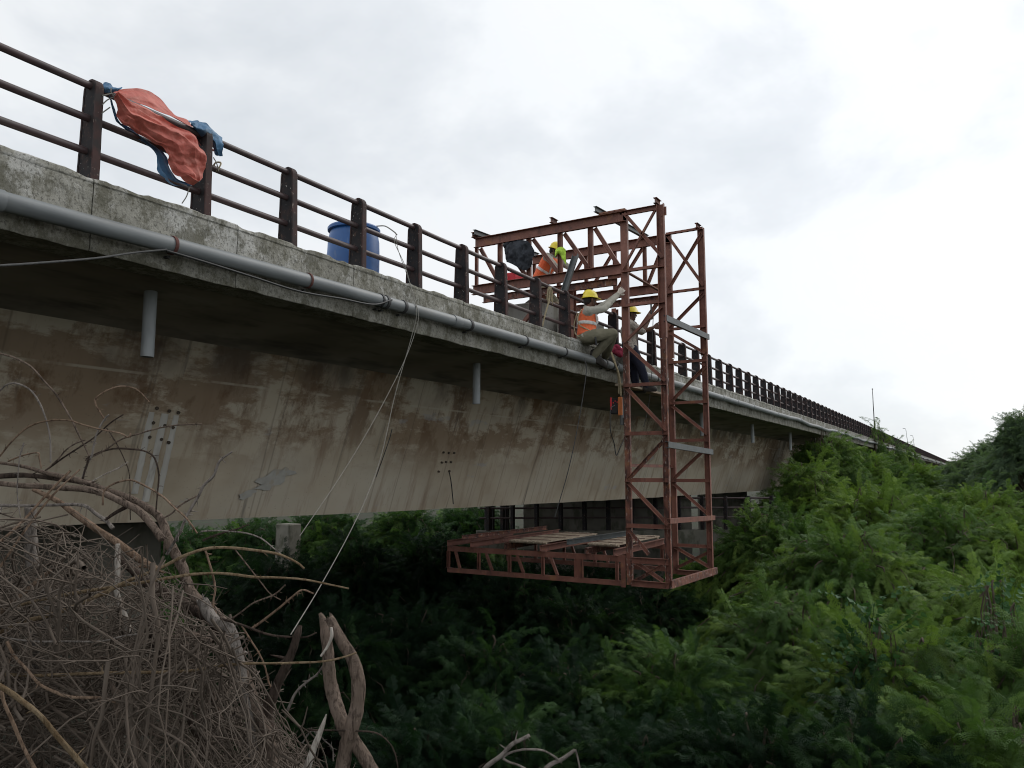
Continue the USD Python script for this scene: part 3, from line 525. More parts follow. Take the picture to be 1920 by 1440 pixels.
def outline_sheet(top, bottom, yfun, nu=60, nv=34, amp=.02, seed=1, freq=9.0, sag=0.0):
    """a cloth whose upper and lower edges run through photo points at real depths; yfun(u,v) gives the distance y"""
    T, B = spline(top, 12), spline(bottom, 12)
    def resample(P, n):
        d = np.r_[0, np.cumsum(np.linalg.norm(np.diff(P, axis=0), axis=1))]; return np.stack([np.interp(np.linspace(0, d[-1], n), d, P[:, k]) for k in range(P.shape[1])], 1)
    def fn(u, v):
        t, b = resample(T, u.shape[0]), resample(B, u.shape[0]); px = t[:, None] * (1 - v[..., None]) + b[:, None] * v[..., None]
        y = yfun(u, v); p = np.empty(u.shape + (3,))
        for i in range(u.shape[0]):
            for j in range(u.shape[1]): p[i, j] = at(px[i, j, 0], px[i, j, 1], y=y[i, j])
        k = meshkit.fbm(p.reshape(-1, 3) * freq, 4, seed).reshape(u.shape) - .5; k2 = np.abs(meshkit.fbm(p.reshape(-1, 3) * np.array([freq * .5, 1, freq * 1.3]), 3, seed + 7).reshape(u.shape) - .5)
        p[..., 1] += amp * 1.8 * k - amp * 2.6 * k2; p[..., 2] += amp * .8 * k
        # long creases running along the cloth, as pulled cloth folds
        for fq, am, sd in ((1.7, 1.0, 1), (4.1, .28, 2)):
            ph = v * fq + 1.6 * meshkit.fbm(np.stack([u * 3.0, v * .8, 0 * u + sd + seed], -1), 3, seed + sd) + u * .8
            tri = np.abs(ph - np.floor(ph) - .5) * 2; p[..., 1] -= amp * am * tri ** 1.5; p[..., 2] += amp * am * .35 * tri
        return p
    return sheet(nu, nv, fn, .0022)
tp = thing('tarpaulin', 'faded red and blue tarpaulin tied to the railing between two posts', 'tarpaulin')
c4 = lambda x, y: (x / 4, 60 + y / 4)
obj('red_sheet', outline_sheet([c4(830, 455), c4(940, 432), c4(1060, 432), c4(1180, 490), (323, 215), c4(1400, 665), c4(1450, 740), c4(1500, 830), c4(1560, 870), c4(1610, 895)],
    [c4(845, 470), c4(980, 525), c4(1100, 560), c4(1230, 620), c4(1330, 665), c4(1395, 715), c4(1440, 770), c4(1490, 850), c4(1550, 885), c4(1600, 900)],
    lambda u, v: 5.26 - .05 * v + .10 * np.sin(np.pi * u) * (1 - v), 90, 30, .012, 2), M['tarp_red'], tp, smooth=True)
obj('red_sheet', outline_sheet([c4(850, 478), c4(960, 538), c4(1060, 585), c4(1180, 655), c4(1290, 705), c4(1380, 745), c4(1425, 775), c4(1470, 830), c4(1500, 920), c4(1508, 1000), c4(1500, 1110)],
    [c4(848, 500), c4(870, 680), c4(960, 720), c4(1060, 790), c4(1130, 850), c4(1200, 880), c4(1240, 940), c4(1270, 1020), c4(1310, 1090), c4(1380, 1145), c4(1440, 1168)],
    lambda u, v: 5.155 - .05 * np.sin(np.pi * v) - .04 * u + .0 * v, 150, 90, .042, 5, 6.5), M['tarp_red'], tp, smooth=True)
obj('blue_backing', outline_sheet([c4(815, 480), c4(850, 580), c4(880, 680), c4(980, 730), c4(1080, 810), c4(1190, 870), c4(1240, 940), c4(1280, 1040), c4(1330, 1110), c4(1440, 1150)],
    [c4(835, 560), c4(862, 660), c4(900, 700), c4(990, 780), c4(1090, 850), c4(1165, 930), c4(1175, 1040), c4(1220, 1100), c4(1290, 1158), c4(1400, 1165)],
    lambda u, v: 5.19 - .0 * u + 0 * v, 60, 12, .015, 8), M['tarp_blue'], tp, smooth=True)
obj('blue_flap', outline_sheet([c4(1405, 668), c4(1470, 675), c4(1540, 690), c4(1590, 740), c4(1640, 775), c4(1662, 800)],
    [c4(1440, 720), c4(1500, 790), c4(1560, 830), c4(1600, 880), c4(1612, 935), c4(1660, 938)],
    lambda u, v: 5.21 - .06 * np.sin(np.pi * v), 40, 20, .02, 11), M['tarp_blue'], tp, smooth=True)
obj('blue_knot', outline_sheet([c4(768, 390), c4(800, 395), c4(850, 418), c4(900, 432)], [c4(766, 460), c4(800, 466), c4(840, 462), c4(880, 445)], lambda u, v: 5.20 - .05 * np.sin(np.pi * v), 24, 12, .02, 13, 18), M['tarp_blue'], tp, smooth=True)
for pts in ([c4(835, 420), c4(830, 445), c4(845, 470), c4(858, 500)], [c4(855, 495), c4(880, 540), c4(905, 580), c4(925, 640), c4(980, 700)], [c4(765, 478), c4(800, 470), c4(835, 462)], [c4(850, 490), c4(805, 510), c4(765, 548)], [c4(825, 565), c4(790, 590), c4(760, 612)],
            [c4(1600, 940), c4(1625, 985), c4(1640, 1045)], [c4(1420, 1165), c4(1400, 1230), c4(1365, 1285)]):
    obj('tie_cord', tube(spline([at(*p, y=5.12) for p in pts], 5), .0045, 5), M['rope'], tp, smooth=True)
k = at(1632, 1000, y=5.17) if 0 else at(408, 312, y=5.16)
for r_ in (.036, .040): 
    a = np.linspace(0, 2 * np.pi, 13); obj('knot_loop', tube(np.array([k + np.array([.01 * math.sin(t * 2 + r_ * 90), r_ * math.cos(t), r_ * math.sin(t)]) for t in a]), .006, 5), M['hemp'], tp, smooth=True)
# ------------------------------------------------------------------ people
MF = manifold3d.Manifold
def ball(c, r, n=20, sc=None):
    s = MF.sphere(float(r), n)
    if sc is not None: s = s.scale(tuple(map(float, sc)))
    return s.translate(tuple(map(float, c)))
def hullm(*bs): return MF.batch_hull(list(bs))
def chain(joints): # [(pos, r), ...]
    return [hullm(ball(a, ra), ball(b, rb)) for (a, ra), (b, rb) in zip(joints[:-1], joints[1:])]
def union(ms): return MF.batch_boolean(ms, manifold3d.OpType.Add)
def smoothmesh(man, edge=.02, it=8, wr=0.0, seed=0, freq=18):
    m = man.refine_to_length(edge).to_mesh(); t = trimesh.Trimesh(m.vert_properties[:, :3], m.tri_verts, process=True)
    trimesh.smoothing.filter_taubin(t, iterations=it)
    if wr: t.vertices = np.array(t.vertices) + np.array(t.vertex_normals) * ((meshkit.fbm(np.array(t.vertices) * freq, 3, seed) - .5) * 2 * wr)[:, None]
    return np.array(t.vertices), np.array(t.faces)
def headmesh(c, f, up, s=1.0):
    """a head with brow, nose, mouth, chin and ears; f looks forward"""
    f = np.asarray(f, float); f /= np.linalg.norm(f); up = np.asarray(up, float); up -= f * (up @ f); up /= np.linalg.norm(up); l = np.cross(up, f)
    P = lambda a, b, d: np.asarray(c) + (f * a + l * b + up * d) * s
    ms = [hullm(ball(P(-.015, 0, .035), .078 * s), ball(P(.02, 0, .02), .070 * s), ball(P(.035, 0, -.065), .042 * s)), hullm(ball(P(.035, 0, -.06), .04 * s), ball(P(.052, 0, -.088), .022 * s)),
          hullm(ball(P(.078, 0, .012), .010 * s), ball(P(.098, 0, -.026), .013 * s), ball(P(.078, .012, -.03), .010 * s), ball(P(.078, -.012, -.03), .010 * s)),
          hullm(ball(P(.074, .03, .028), .010 * s), ball(P(.074, -.03, .028), .010 * s)), hullm(ball(P(.074, .016, -.055), .009 * s), ball(P(.074, -.016, -.055), .009 * s))]
    for sd in (1, -1): ms.append(hullm(ball(P(-.008, .076 * sd, .012), .016 * s), ball(P(-.004, .074 * sd, -.022), .010 * s)))
    return ms, P, (f, l, up)
def handmesh(w, d, palm_n, s=1.0, curl=.5, side=1):
    """wrist w, direction d of the fingers, palm normal; four unequal curled fingers and a thumb that leaves the palm's side"""
    d = np.asarray(d, float); d /= np.linalg.norm(d); n = np.asarray(palm_n, float); n -= d * (n @ d); n /= np.linalg.norm(n); l = np.cross(n, d) * side
    P = lambda a, b, e: np.asarray(w) + (d * a + l * b + n * e) * s
    ms = [hullm(ball(P(.01, 0, 0), .024 * s), ball(P(.085, .032, 0), .014 * s), ball(P(.09, .0, 0), .015 * s), ball(P(.08, -.032, 0), .014 * s))]
    for b, L in ((.034, .068), (.012, .078), (-.012, .073), (-.033, .058)):
        p, ang, js = P(.085, b, 0), 0.0, []
        js.append((p, .0105 * s))
        for seg in (.46, .32, .22):
            ang += curl * .75; p = p + (d * math.cos(ang) + n * math.sin(ang)) * L * seg * s * 1.0; js.append((p, .0095 * s))
        ms += chain(js)
    ms += chain([(P(.03, .03, .006), .013 * s), (P(.06, .056, .022), .0115 * s), (P(.078, .06, .05 * curl + .02), .010 * s)])
    return ms
def person(label, J, faces, mats, hands, helmet=True, group=None):
    """J: joints in space (head, neck, chest, pelvis, shoulders, elbows, wrists, hips, knees, ankles, toes)"""
    t = thing('person', label, 'person', group=group)
    j = {k: np.asarray(v, float) for k, v in J.items()}; f, up = faces
    hm, P, (hf, hl, hu) = headmesh(j['head'], f, up)
    def limbs(off=0.0, arm=True, leg=True, torso=True, fore=True):
        ms = []
        if torso:
            ms += [hullm(ball(j['shL'], .062 + off), ball(j['shR'], .062 + off), ball(j['chest'], .118 + off)), hullm(ball(j['chest'], .12 + off), ball(j['shL'] * .5 + j['chest'] * .5, .10 + off), ball(j['shR'] * .5 + j['chest'] * .5, .10 + off), ball(j['belly'], .112 + off)),
                   hullm(ball(j['belly'], .112 + off), ball(j['hipL'], .09 + off), ball(j['hipR'], .09 + off), ball(j['pelvis'], .115 + off))]
        for s in 'LR':
            if arm:
                ms += chain([(j['sh' + s], .055 + off), (j['sh' + s] * .55 + j['el' + s] * .45, .048 + off), (j['el' + s], .039 + off)])
                if fore: ms += chain([(j['el' + s], .040 + off), (j['el' + s] * .6 + j['wr' + s] * .4, .039 + off), (j['wr' + s], .027 + off)])
            if leg: ms += chain([(j['hip' + s], .088 + off), (j['hip' + s] * .5 + j['kn' + s] * .5, .076 + off), (j['kn' + s], .056 + off)]) + chain([(j['kn' + s], .056 + off), (j['kn' + s] * .65 + j['an' + s] * .35, .055 + off), (j['an' + s], .038 + off)])
        return ms
    body = limbs() + hm + chain([(j['neck'] - (j['neck'] - j['chest']) * .3, .058), (j['head'] - hu * .05 - hf * .015, .052)])
    for s in 'LR':
        d, n, cu, sd = hands[s]; body += handmesh(j['wr' + s], d, n, 1.0, cu, sd)
        body += chain([(j['an' + s], .036), (j['toe' + s], .028)])
    obj('body', smoothmesh(union(body), .012, 4), M[mats['skin']], t, smooth=True)
    sleeve = mats.get('long', True)
    obj('shirt', smoothmesh(union(limbs(.013, leg=False, fore=sleeve) + chain([(j['chest'] * .4 + j['neck'] * .6, .078), (j['neck'], .066)])), .022, 5, .007, 3), M[mats['shirt']], t, smooth=True)
    pel = [hullm(ball(j['belly'] * .45 + j['pelvis'] * .55, .128), ball(j['hipL'], .106), ball(j['hipR'], .106), ball(j['pelvis'], .128))]
    obj('trousers', smoothmesh(union(limbs(.018, arm=False, torso=False) + pel), .022, 5, .010, 5, 14), M[mats['trousers']], t, smooth=True)
    for s in 'LR':
        a, to = j['an' + s], j['toe' + s]; d = to - a; dn = np.array([0, 0, -1.0]); heel = a + dn * .055 - d / np.linalg.norm(d) * .035
        obj('boot', smoothmesh(union([hullm(ball(a + [0, 0, .06], .052), ball(a, .054), ball(heel, .038), ball(to + dn * .0, .040), ball(a * .4 + to * .6, .048))]), .02, 4), M['boot'], t, smooth=True)
    if mats.get('vest'):
        v = [hullm(ball(j['shL'] * .78 + j['chest'] * .22, .086), ball(j['shR'] * .78 + j['chest'] * .22, .086), ball(j['chest'], .146)), hullm(ball(j['chest'], .147), ball(j['shL'] * .45 + j['chest'] * .55, .125), ball(j['shR'] * .45 + j['chest'] * .55, .125), ball(j['belly'], .142)),
             hullm(ball(j['belly'], .142), ball(j['hipL'] * .7 + j['belly'] * .3, .115), ball(j['hipR'] * .7 + j['belly'] * .3, .115), ball(j['belly'] * .4 + j['pelvis'] * .6, .142))]
        vm = union(v); ve = obj('vest', smoothmesh(vm, .02, 4, .006, 9, 16), M['hivis'], t, smooth=True)
        ax = j['chest'] - j['belly']; axn = ax / np.linalg.norm(ax)
        def band(c, w, grow=.006):
            # the slice of a slightly larger vest between two planes
            big = union([hullm(ball(a, r)) for a, r in ((j['chest'], .147 + grow),)] + [hullm(ball(j['chest'], .147 + grow), ball(j['shL'] * .45 + j['chest'] * .55, .125 + grow), ball(j['shR'] * .45 + j['chest'] * .55, .125 + grow), ball(j['belly'], .142 + grow))])
            return big.trim_by_plane(tuple(axn), float(axn @ c - w / 2)).trim_by_plane(tuple(-axn), float(-(axn @ c) - w / 2))
        obj('reflective_band', smoothmesh(band(j['belly'] + ax * .42, .05, .008), .02, 1), M['reflect'], ve, smooth=30)
        fr = np.cross(axn, j['shR'] - j['shL']); fr /= np.linalg.norm(fr)
        for s in 'LR':
            sh = j['sh' + s] * .62 + j['chest'] * .38; obj('reflective_strip', tube(spline([sh + axn * .09 - fr * .02, sh + axn * .085 + fr * .05, sh + fr * .125 - axn * .01, j['belly'] * .6 + sh * .4 + fr * .145], 4), .014, 6), M['reflect'], ve, smooth=True)
    # hair, eyes, helmet
    obj('hair', smoothmesh(union([hullm(ball(P(-.03, 0, .045), .080), ball(P(-.05, 0, -.02), .062))]), .02, 2), M['hair'], t, smooth=True)
    for s in (1, -1): obj('eye', tm(trimesh.Trimesh(*[np.array(a) for a in (lambda q: (q.to_mesh().vert_properties[:, :3], q.to_mesh().tri_verts))(ball(P(.079, .03 * s, .012), .008, 10))])), M['hair'], t, smooth=True)
    if helmet:
        c = P(-.008, 0, .055); n = 26; prof = [(.0, .105), (.035, .102), (.07, .088), (.098, .06), (.116, .02), (.121, -.018)]
        fwd = lambda a, rr: 1 + .10 * math.cos(a) 
        ang = np.arange(n) * 2 * np.pi / n; rows = [[c + (hf * math.cos(a) * r * fwd(a, r) + hl * math.sin(a) * r * .92 + hu * z) for a in ang] for r, z in prof[1:]]
        rows.append([c + (hf * (math.cos(a) * .128 * 1.08 + .055 * max(0, math.cos(a)) ** 2) + hl * math.sin(a) * .122 + hu * (-.024 - .012 * max(0, math.cos(a)))) for a in ang])
        rows.append([c + (hf * (math.cos(a) * .126 * 1.08 + .053 * max(0, math.cos(a)) ** 2) + hl * math.sin(a) * .120 + hu * (-.031 - .012 * max(0, math.cos(a)))) for a in ang])
        rows.append([c + (hf * math.cos(a) * .112 * 1.08 + hl * math.sin(a) * .105 + hu * -.028) for a in ang])
        v = np.vstack([[c + hu * .105]] + rows); fcs = [[0, 1 + i, 1 + (i + 1) % n] for i in range(n)]
        for r in range(len(rows) - 1):
            for i in range(n): a, b = 1 + r * n + i, 1 + r * n + (i + 1) % n; fcs += [[a, a + n, b + n], [a, b + n, b]]
        hm_ = obj('helmet', (v, np.array(fcs)), M['helmet'], t, smooth=50)
        obj('ridge', tube([c + hf * (.115 * math.cos(a)) + hu * (.108 * math.sin(a) + .0) for a in np.linspace(.35, 2.75, 12)], .008, 6), M['helmet'], hm_, smooth=True)
        obj('chin_strap', tube(spline([P(.02, .085, .02), P(.035, .07, -.06), P(.05, 0, -.108), P(.035, -.07, -.06), P(.02, -.085, .02)], 5), .005, 5), M['black'], t, smooth=True)
    return t, j
V = np.array
# squatting on the kerb edge, reaching for the column; facing right as the camera sees it
FH, RH, UZ = V([math.cos(YAW), math.sin(YAW), 0]), RT, V([0, 0, 1.0])
O1 = at(1098, 632, y=4.97); q1 = lambda r, u, f: O1 + RH * r + UZ * u + FH * f
w1, J1 = person('worker in orange vest squatting on the kerb edge, reaching for the steel column', dict(
    head=q1(.075, .565, -.02), neck=q1(.03, .44, 0), chest=q1(.035, .29, 0), belly=q1(.02, .13, 0), pelvis=q1(0, 0, 0),
    shR=q1(.02, .365, -.18), shL=q1(.09, .375, .16), elR=at(1131, 580, y=4.70), wrR=at(1158, 553, y=4.66), elL=at(1142, 566, y=4.86), wrL=at(1163, 549, y=4.72),
    hipR=q1(.02, -.01, -.10), hipL=q1(.02, -.01, .10), knR=q1(.40, .035, -.13), knL=q1(.43, .05, .12), anR=at(1113, 668, y=4.90), anL=at(1135, 671, y=4.96), toeR=at(1135, 686, y=4.80), toeL=at(1156, 683, y=4.86)),
    (RH * .92 + FH * .38 + UZ * .02, UZ), dict(skin='skin', shirt='shirt_grey', trousers='khaki', vest=True), dict(R=(RH * .6 + UZ * .7, FH, .75, 1), L=(RH * .8 + UZ * .5, -FH, .7, -1)))
obj('glove', smoothmesh(union(handmesh(J1['wrR'], RH * .6 + UZ * .7, FH, 1.14, .75, 1)), .012, 2), M['glove'], w1, smooth=True)
for pts in ([q1(-.06, .40, -.15), q1(-.12, .28, -.14), q1(-.10, .16, -.15), q1(.03, .08, -.17), q1(.12, .02, -.16)], [q1(-.12, .36, -.08), q1(-.17, .20, -.05), q1(-.16, .05, -.06), q1(-.10, -.02, -.1)], [q1(-.08, -.04, -.12), q1(.04, .04, -.17), q1(.13, .10, -.14)]):
    obj('harness_strap', tube(spline(pts, 5), .010, 6), M['hemp'], w1, smooth=True)
obj('tool_strap', tube(spline([q1(.12, .06, -.17), q1(.13, -.06, -.19), q1(.14, -.16, -.19)], 5), .016, 6), M['black'], w1, smooth=True)
# standing on the plank inside the tower, in profile
O2 = at(1181, 652, y=4.84); q2 = lambda r, u, f: O2 + RH * r + UZ * u + FH * f
w2, J2 = person('worker in checked shirt and navy trousers standing on the plank inside the tower', dict(
    head=q2(.03, .56, -.02), neck=q2(-.01, .44, 0), chest=q2(-.02, .28, 0), belly=q2(-.01, .13, 0), pelvis=q2(0, 0, 0),
    shR=q2(-.01, .37, -.17), shL=q2(.02, .37, .17), elR=q2(.20, .25, -.15), wrR=q2(.32, .45, -.10), elL=q2(.24, .30, .18), wrL=q2(.42, .36, .10),
    hipR=q2(0, -.02, -.09), hipL=q2(0, -.02, .09), knR=q2(.17, -.37, -.07), knL=q2(.07, -.38, .10), anR=q2(.255, -.66, -.02), anL=q2(.10, -.67, .14), toeR=q2(.39, -.70, -.01), toeL=q2(.24, -.71, .15)),
    (RH * .98 + FH * .15 + UZ * .06, UZ), dict(skin='skin', shirt='shirt_check', trousers='navy', long=False), dict(R=(RH * .35 + UZ * .9, FH, .8, 1), L=(RH * .8 + UZ * .4, -FH, .7, -1)))
# kneeling up on the truss behind the verticals
h3 = at(1041, 470, x=12.2)
w3, J3 = person('worker in orange vest bending over on top of the cantilever frame, behind its uprights', dict(
    head=h3, neck=h3 + V([-.02, .08, -.13]), chest=V([12.18, 6.50, 3.80]), belly=V([12.18, 6.64, 3.62]), pelvis=V([12.2, 6.74, 3.46]),
    shR=V([12.02, 6.44, 3.90]), shL=V([12.38, 6.42, 3.92]), elR=V([11.92, 6.24, 3.70]), wrR=V([11.98, 6.14, 3.52]), elL=V([12.42, 6.16, 3.74]), wrL=V([12.30, 6.06, 3.54]),
    hipR=V([12.10, 6.72, 3.44]), hipL=V([12.3, 6.72, 3.44]), knR=V([12.08, 6.42, 3.10]), knL=V([12.34, 6.42, 3.10]), anR=V([12.08, 6.80, 3.07]), anL=V([12.34, 6.80, 3.07]), toeR=V([12.08, 7.0, 3.03]), toeL=V([12.34, 7.0, 3.03])),
    (V([.15, -1, -.35]), V([0, -.2, 1])), dict(skin='skin', shirt='shirt_grey', trousers='khaki', vest=True), dict(R=(V([.3, -.5, -.6]), V([.6, -.3, .5]), .7, 1), L=(V([-.3, -.5, -.6]), V([-.6, -.3, .5]), .7, -1)))
solo('deck_boards', box(11.85, 12.6, 6.15, 7.25, 2.975, 3.008, .004), M['wood'], 'boards laid on the counterweight under the bending worker', 'boards')

# ------------------------------------------------------------------ cloths and bits on the rig
def hang(name, label, cat, top, bottom, X, mat_, amp=.03, seed=1, nu=30, nv=24, bulge=.05):
    T, B = spline(top, 8), spline(bottom, 8)
    rs = lambda P, n: np.stack([np.interp(np.linspace(0, 1, n), np.linspace(0, 1, len(P)), P[:, k]) for k in range(2)], 1)
    def fn(u, v):
        t, b = rs(T, u.shape[0]), rs(B, u.shape[0]); p = np.empty(u.shape + (3,))
        for i in range(u.shape[0]):
            for q in range(u.shape[1]):
                px = t[i] * (1 - v[i, q]) + b[i] * v[i, q]; p[i, q] = at(px[0], px[1], x=X - bulge * math.sin(math.pi * v[i, q]) * math.sin(math.pi * u[i, q]))
        k = meshkit.fbm(p.reshape(-1, 3) * 11, 4, seed).reshape(u.shape) - .5; k2 = np.abs(meshkit.fbm(p.reshape(-1, 3) * np.array([3, 14, 5]), 3, seed + 3).reshape(u.shape) - .5)
        p[..., 0] += -amp * 2 * k + amp * 4 * k2; return p
    return solo(name, sheet(nu, nv, fn, .006), mat_, label, cat, smooth=True)
hang('black_jacket', 'black jacket hung over the uprights of the cantilever frame', 'jacket', [(943, 458), (958, 451), (978, 450), (990, 453), (1000, 468)], [(948, 490), (962, 496), (974, 503), (986, 507), (997, 495)], X1 - .05, M['black_cloth'], .05, 3, 34, 30, .1)
hang('lime_vest', 'lime yellow vest draped over an upright next to the bending worker', 'vest', [(1040, 472), (1046, 464), (1054, 463), (1060, 468)], [(1041, 482), (1047, 475), (1053, 484), (1061, 496)], X1 - .04, M['lime'], .04, 6, 22, 18, .06)
p_ = at(956, 513, x=X1 + .25)
solo('red_crate', box(p_[0] - .12, p_[0] + .22, p_[1] - .17, p_[1] + .17, 3.31, 3.50, .02), M['red_plastic'], 'bright red plastic box set on the frame below the black jacket', 'box')
# electric hoist control hung beside the front column
ct = thing('control_box', 'black control box with an orange cover hung on ropes beside the column', 'control box')
q = at(1166, 762, y=4.76)
obj('body', box(q[0] - .10, q[0] + .06, q[1] + .0, q[1] + .16, q[2] - .12, q[2] + .13, .012), M['black'], ct)
obj('cover', box(q[0] - .13, q[0] - .10, q[1] - .055, q[1] + .015, q[2] - .15, q[2] + .14, .006), M['orange_plastic'], ct)
obj('side_flap', box(q[0] - .115, q[0] - .101, q[1] + .125, q[1] + .155, q[2] - .06, q[2] + .14, .003), M['red_plastic'], ct)
for dy, dz, w in ((.02, .05, .022), (.06, .07, .018), (.09, .045, .02)): obj('switch', box(q[0] - .108, q[0] - .1005, q[1] + dy, q[1] + dy + w, q[2] + dz, q[2] + dz + w, .002), M['red_plastic'], ct)
obj('plug', tube([q + V([.03, -.02, -.18]), q + V([.03, -.02, -.30])], .022, 10), M['galv'], ct)
c8 = lambda x, y: (1130 + x / 8, 680 + y / 8)
obj('lead', tube(spline([at(*c8(*p), y=4.70) for p in ((180, 640), (120, 690), (112, 850), (120, 1040), (172, 1210), (205, 1390), (262, 1270), (325, 1130), (330, 950), (325, 810))], 6), .008, 6), M['cable'], ct, smooth=True)
solo('hanging_rope', tube(spline([at(1143, 655, y=4.83), at(1150, 675, y=4.78), at(1159, 697, y=4.74), at(1163, 722, y=4.74), at(1164, 742, y=4.74)], 6), .016, 6), M['hemp'], 'thick pale doubled rope carrying the control box from the kerb edge', 'rope', smooth=True)
solo('hanging_rope', tube(spline([at(1144, 655, y=4.86), at(1152, 675, y=4.80), at(1159, 705, y=4.78), at(1160, 738, y=4.78)], 6), .013, 6), M['hemp'], 'thinner brown rope beside the thick rope of the control box', 'rope', smooth=True)
solo('maroon_bundle', smoothmesh(union([hullm(ball(at(1150, 656, y=4.9), .06), ball(at(1166, 660, y=4.84), .07), ball(at(1163, 664, y=4.84), .05)), ball(at(1157, 652, y=4.86), .06)]), .015, 3, .02, 4, 20), M['maroon_cloth'], 'maroon cloth bundle on the kerb between the two workers', 'cloth bundle', smooth=True)
rp = lambda pts, y, r, mt, nm, lb, cat: solo(nm, tube(spline([at(u, v, y=yy) for (u, v), yy in zip(pts, y)], 8), r, 6), M[mt], lb, cat, smooth=True)
rp([(1029, 540), (1030, 560), (1022, 590), (1017, 612)], [5.16, 5.14, 5.16, 5.18], .012, 'hemp', 'tied_rope', 'frayed hemp rope knotted on the railing in front of the counterweight', 'rope')
for i in range(9):
    a = i * .7; k_ = at(1031, 545, y=5.15)
    obj('strand', tube(spline([k_ + V([.02 * math.cos(a), .02 * math.sin(a), .05]), k_ + V([.05 * math.cos(a), .03 * math.sin(a), -.02]), k_ + V([.04 * math.cos(a + .5), .03 * math.sin(a), -.16 - .02 * (i % 3)])], 4), .007, 5), M['hemp'], '/World/tied_rope', smooth=True)
# ropes off the railing, down to the bank
rp([(743, 440), (740, 455), (760, 500), (776, 560), (785, 590), (776, 630), (752, 690), (700, 790), (640, 890), (562, 1005)], [5.17, 5.14, 5.05, 4.9, 4.82, 4.8, 4.74, 4.62, 4.5, 4.3], .0034, 'rope', 'guy_rope', 'pale rope from the railing slanting furthest left across the girder', 'rope')
rp([(742, 436), (747, 470), (768, 530), (781, 582), (772, 630), (742, 735), (716, 850), (690, 925), (655, 1000), (600, 1100), (545, 1190)], [5.16, 5.12, 5.0, 4.84, 4.82, 4.7, 4.5, 4.3, 4.1, 3.7, 3.3], .0034, 'rope', 'guy_rope', 'pale rope from the railing that reaches down to the brush heap', 'rope')
rp([(706, 424), (722, 424), (738, 434), (744, 440)], [5.65, 5.5, 5.3, 5.16], .007, 'rope', 'thin_string', 'thin looped cord running from the blue drum to the railing', 'cord')
rp([(735, 805), (728, 830), (705, 895)], [6.6, 6.6, 6.7], .006, 'wire_grey', 'thin_wire', 'thin grey wire against the girder right of the ropes', 'wire')
rp([(1096, 672), (1099, 700), (1085, 790), (1066, 880), (1040, 970)], [4.83, 4.80, 4.85, 4.95, 5.1], .007, 'wire_grey', 'thin_wire', 'thin dark wire hanging from the pipe below the squatting worker', 'wire')
rp([(842, 884), (846, 905), (850, 945)], [7.03, 6.9, 6.95], .008, 'cable', 'thin_wire', 'short dark wire hanging out of an anchor hole', 'wire')
rp([(-40, 500), (60, 494), (180, 484), (250, 474), (312, 468)], [4.3, 4.45, 4.65, 4.8, 4.87], .0075, 'wire_grey', 'thin_wire', 'dark wire running from the left frame edge to the pipe clamp', 'wire')
rp([(312, 470), (380, 490), (470, 518), (560, 546), (640, 560), (700, 571), (735, 562)], [4.86, 4.85, 4.845, 4.84, 4.84, 4.84, 4.86], .009, 'cable', 'black_cable', 'black cable sagging along the underside of the utility pipe', 'cable')
rp([(1225, 590), (1223, 640), (1222, 700), (1216, 760), (1207, 800)], [4.7, 4.75, 4.78, 4.8, 4.85], .006, 'wire_grey', 'thin_wire', 'thin wire hanging inside the tower beside the standing worker', 'wire')
hc = at(1222, 585, x=12.0) if 0 else J2['wrR'] + V([.03, -.03, .12])
solo('spanner', box(hc[0] - .012, hc[0] + .012, hc[1] - .012, hc[1] + .012, hc[2] - .06, hc[2] + .16, .004), M['black'], 'dark tool held up by the standing worker', 'tool')
lamp = thing('lamp_post', 'tall thin pole rising behind the far railing', 'pole', (131, 13.0, 1.78))
obj('shaft', tube([(0, 0, 0), (0, 0, 5.5), (0, 0, 11.2)], [.10, .08, .045], 10), M['wire_grey'], lamp, smooth=True)
obj('base', box(-.28, .28, -.28, .28, 0, .25, .03), M['plain_conc'], lamp); obj('cap', lathe([(.09, 0), (.12, .05), (.05, .14), (0, .16)], 10, (0, 0, 11.2)), M['galv'], lamp)
for i, (x, y, h, lb) in enumerate(((205, 13.0, 8.5, 'distant lean lamp post left of the end of the railing'), (232, 13.2, 8.0, 'farthest lamp post near the end of the railing'))):
    t = thing('lamp_post', lb, 'lamp post', (x, y, 1.78)); obj('shaft', tube([(0, 0, 0), (0, .6, h), (0, .75, h + .3)], [.06, .04, .03], 8), M['galv'], t, smooth=True); obj('lamp_head', box(-.12, .12, .7, 1.25, h + .25, h + .36, .03), M['galv'], t)
# pylon on the horizon
py = thing('pylon', 'faint lattice pylon on the horizon beyond the end of the bridge', 'pylon'); pc = at(1796, 885, d=900.0)
for sx, sy in ((-1, -1), (1, -1), (1, 1), (-1, 1)): obj('leg', tube([pc + V([sx * 3.2, sy * 3.2, -6]), pc + V([sx * .5, sy * .5, 24])], .16, 4), M['wire_grey'], py)
for z, w in ((14, 6), (18, 5), (22, 3.6)): obj('cross_arm', tube([pc + V([-.5 * w, .86 * w, z]), pc + V([.5 * w, -.86 * w, z])], .16, 4), M['wire_grey'], py)
for k in range(5): z0_, z1_ = -6 + 5 * k, -1 + 5 * k; w0, w1_ = 3.2 - 2.7 * (z0_ + 6) / 30, 3.2 - 2.7 * (z1_ + 6) / 30; obj('lattice_brace', tube([pc + V([-w0, -w0, z0_]), pc + V([w1_, w1_, z1_])], .12, 4), M['wire_grey'], py); obj('lattice_brace', tube([pc + V([w0, w0, z0_]), pc + V([-w1_, -w1_, z1_])], .12, 4), M['wire_grey'], py)
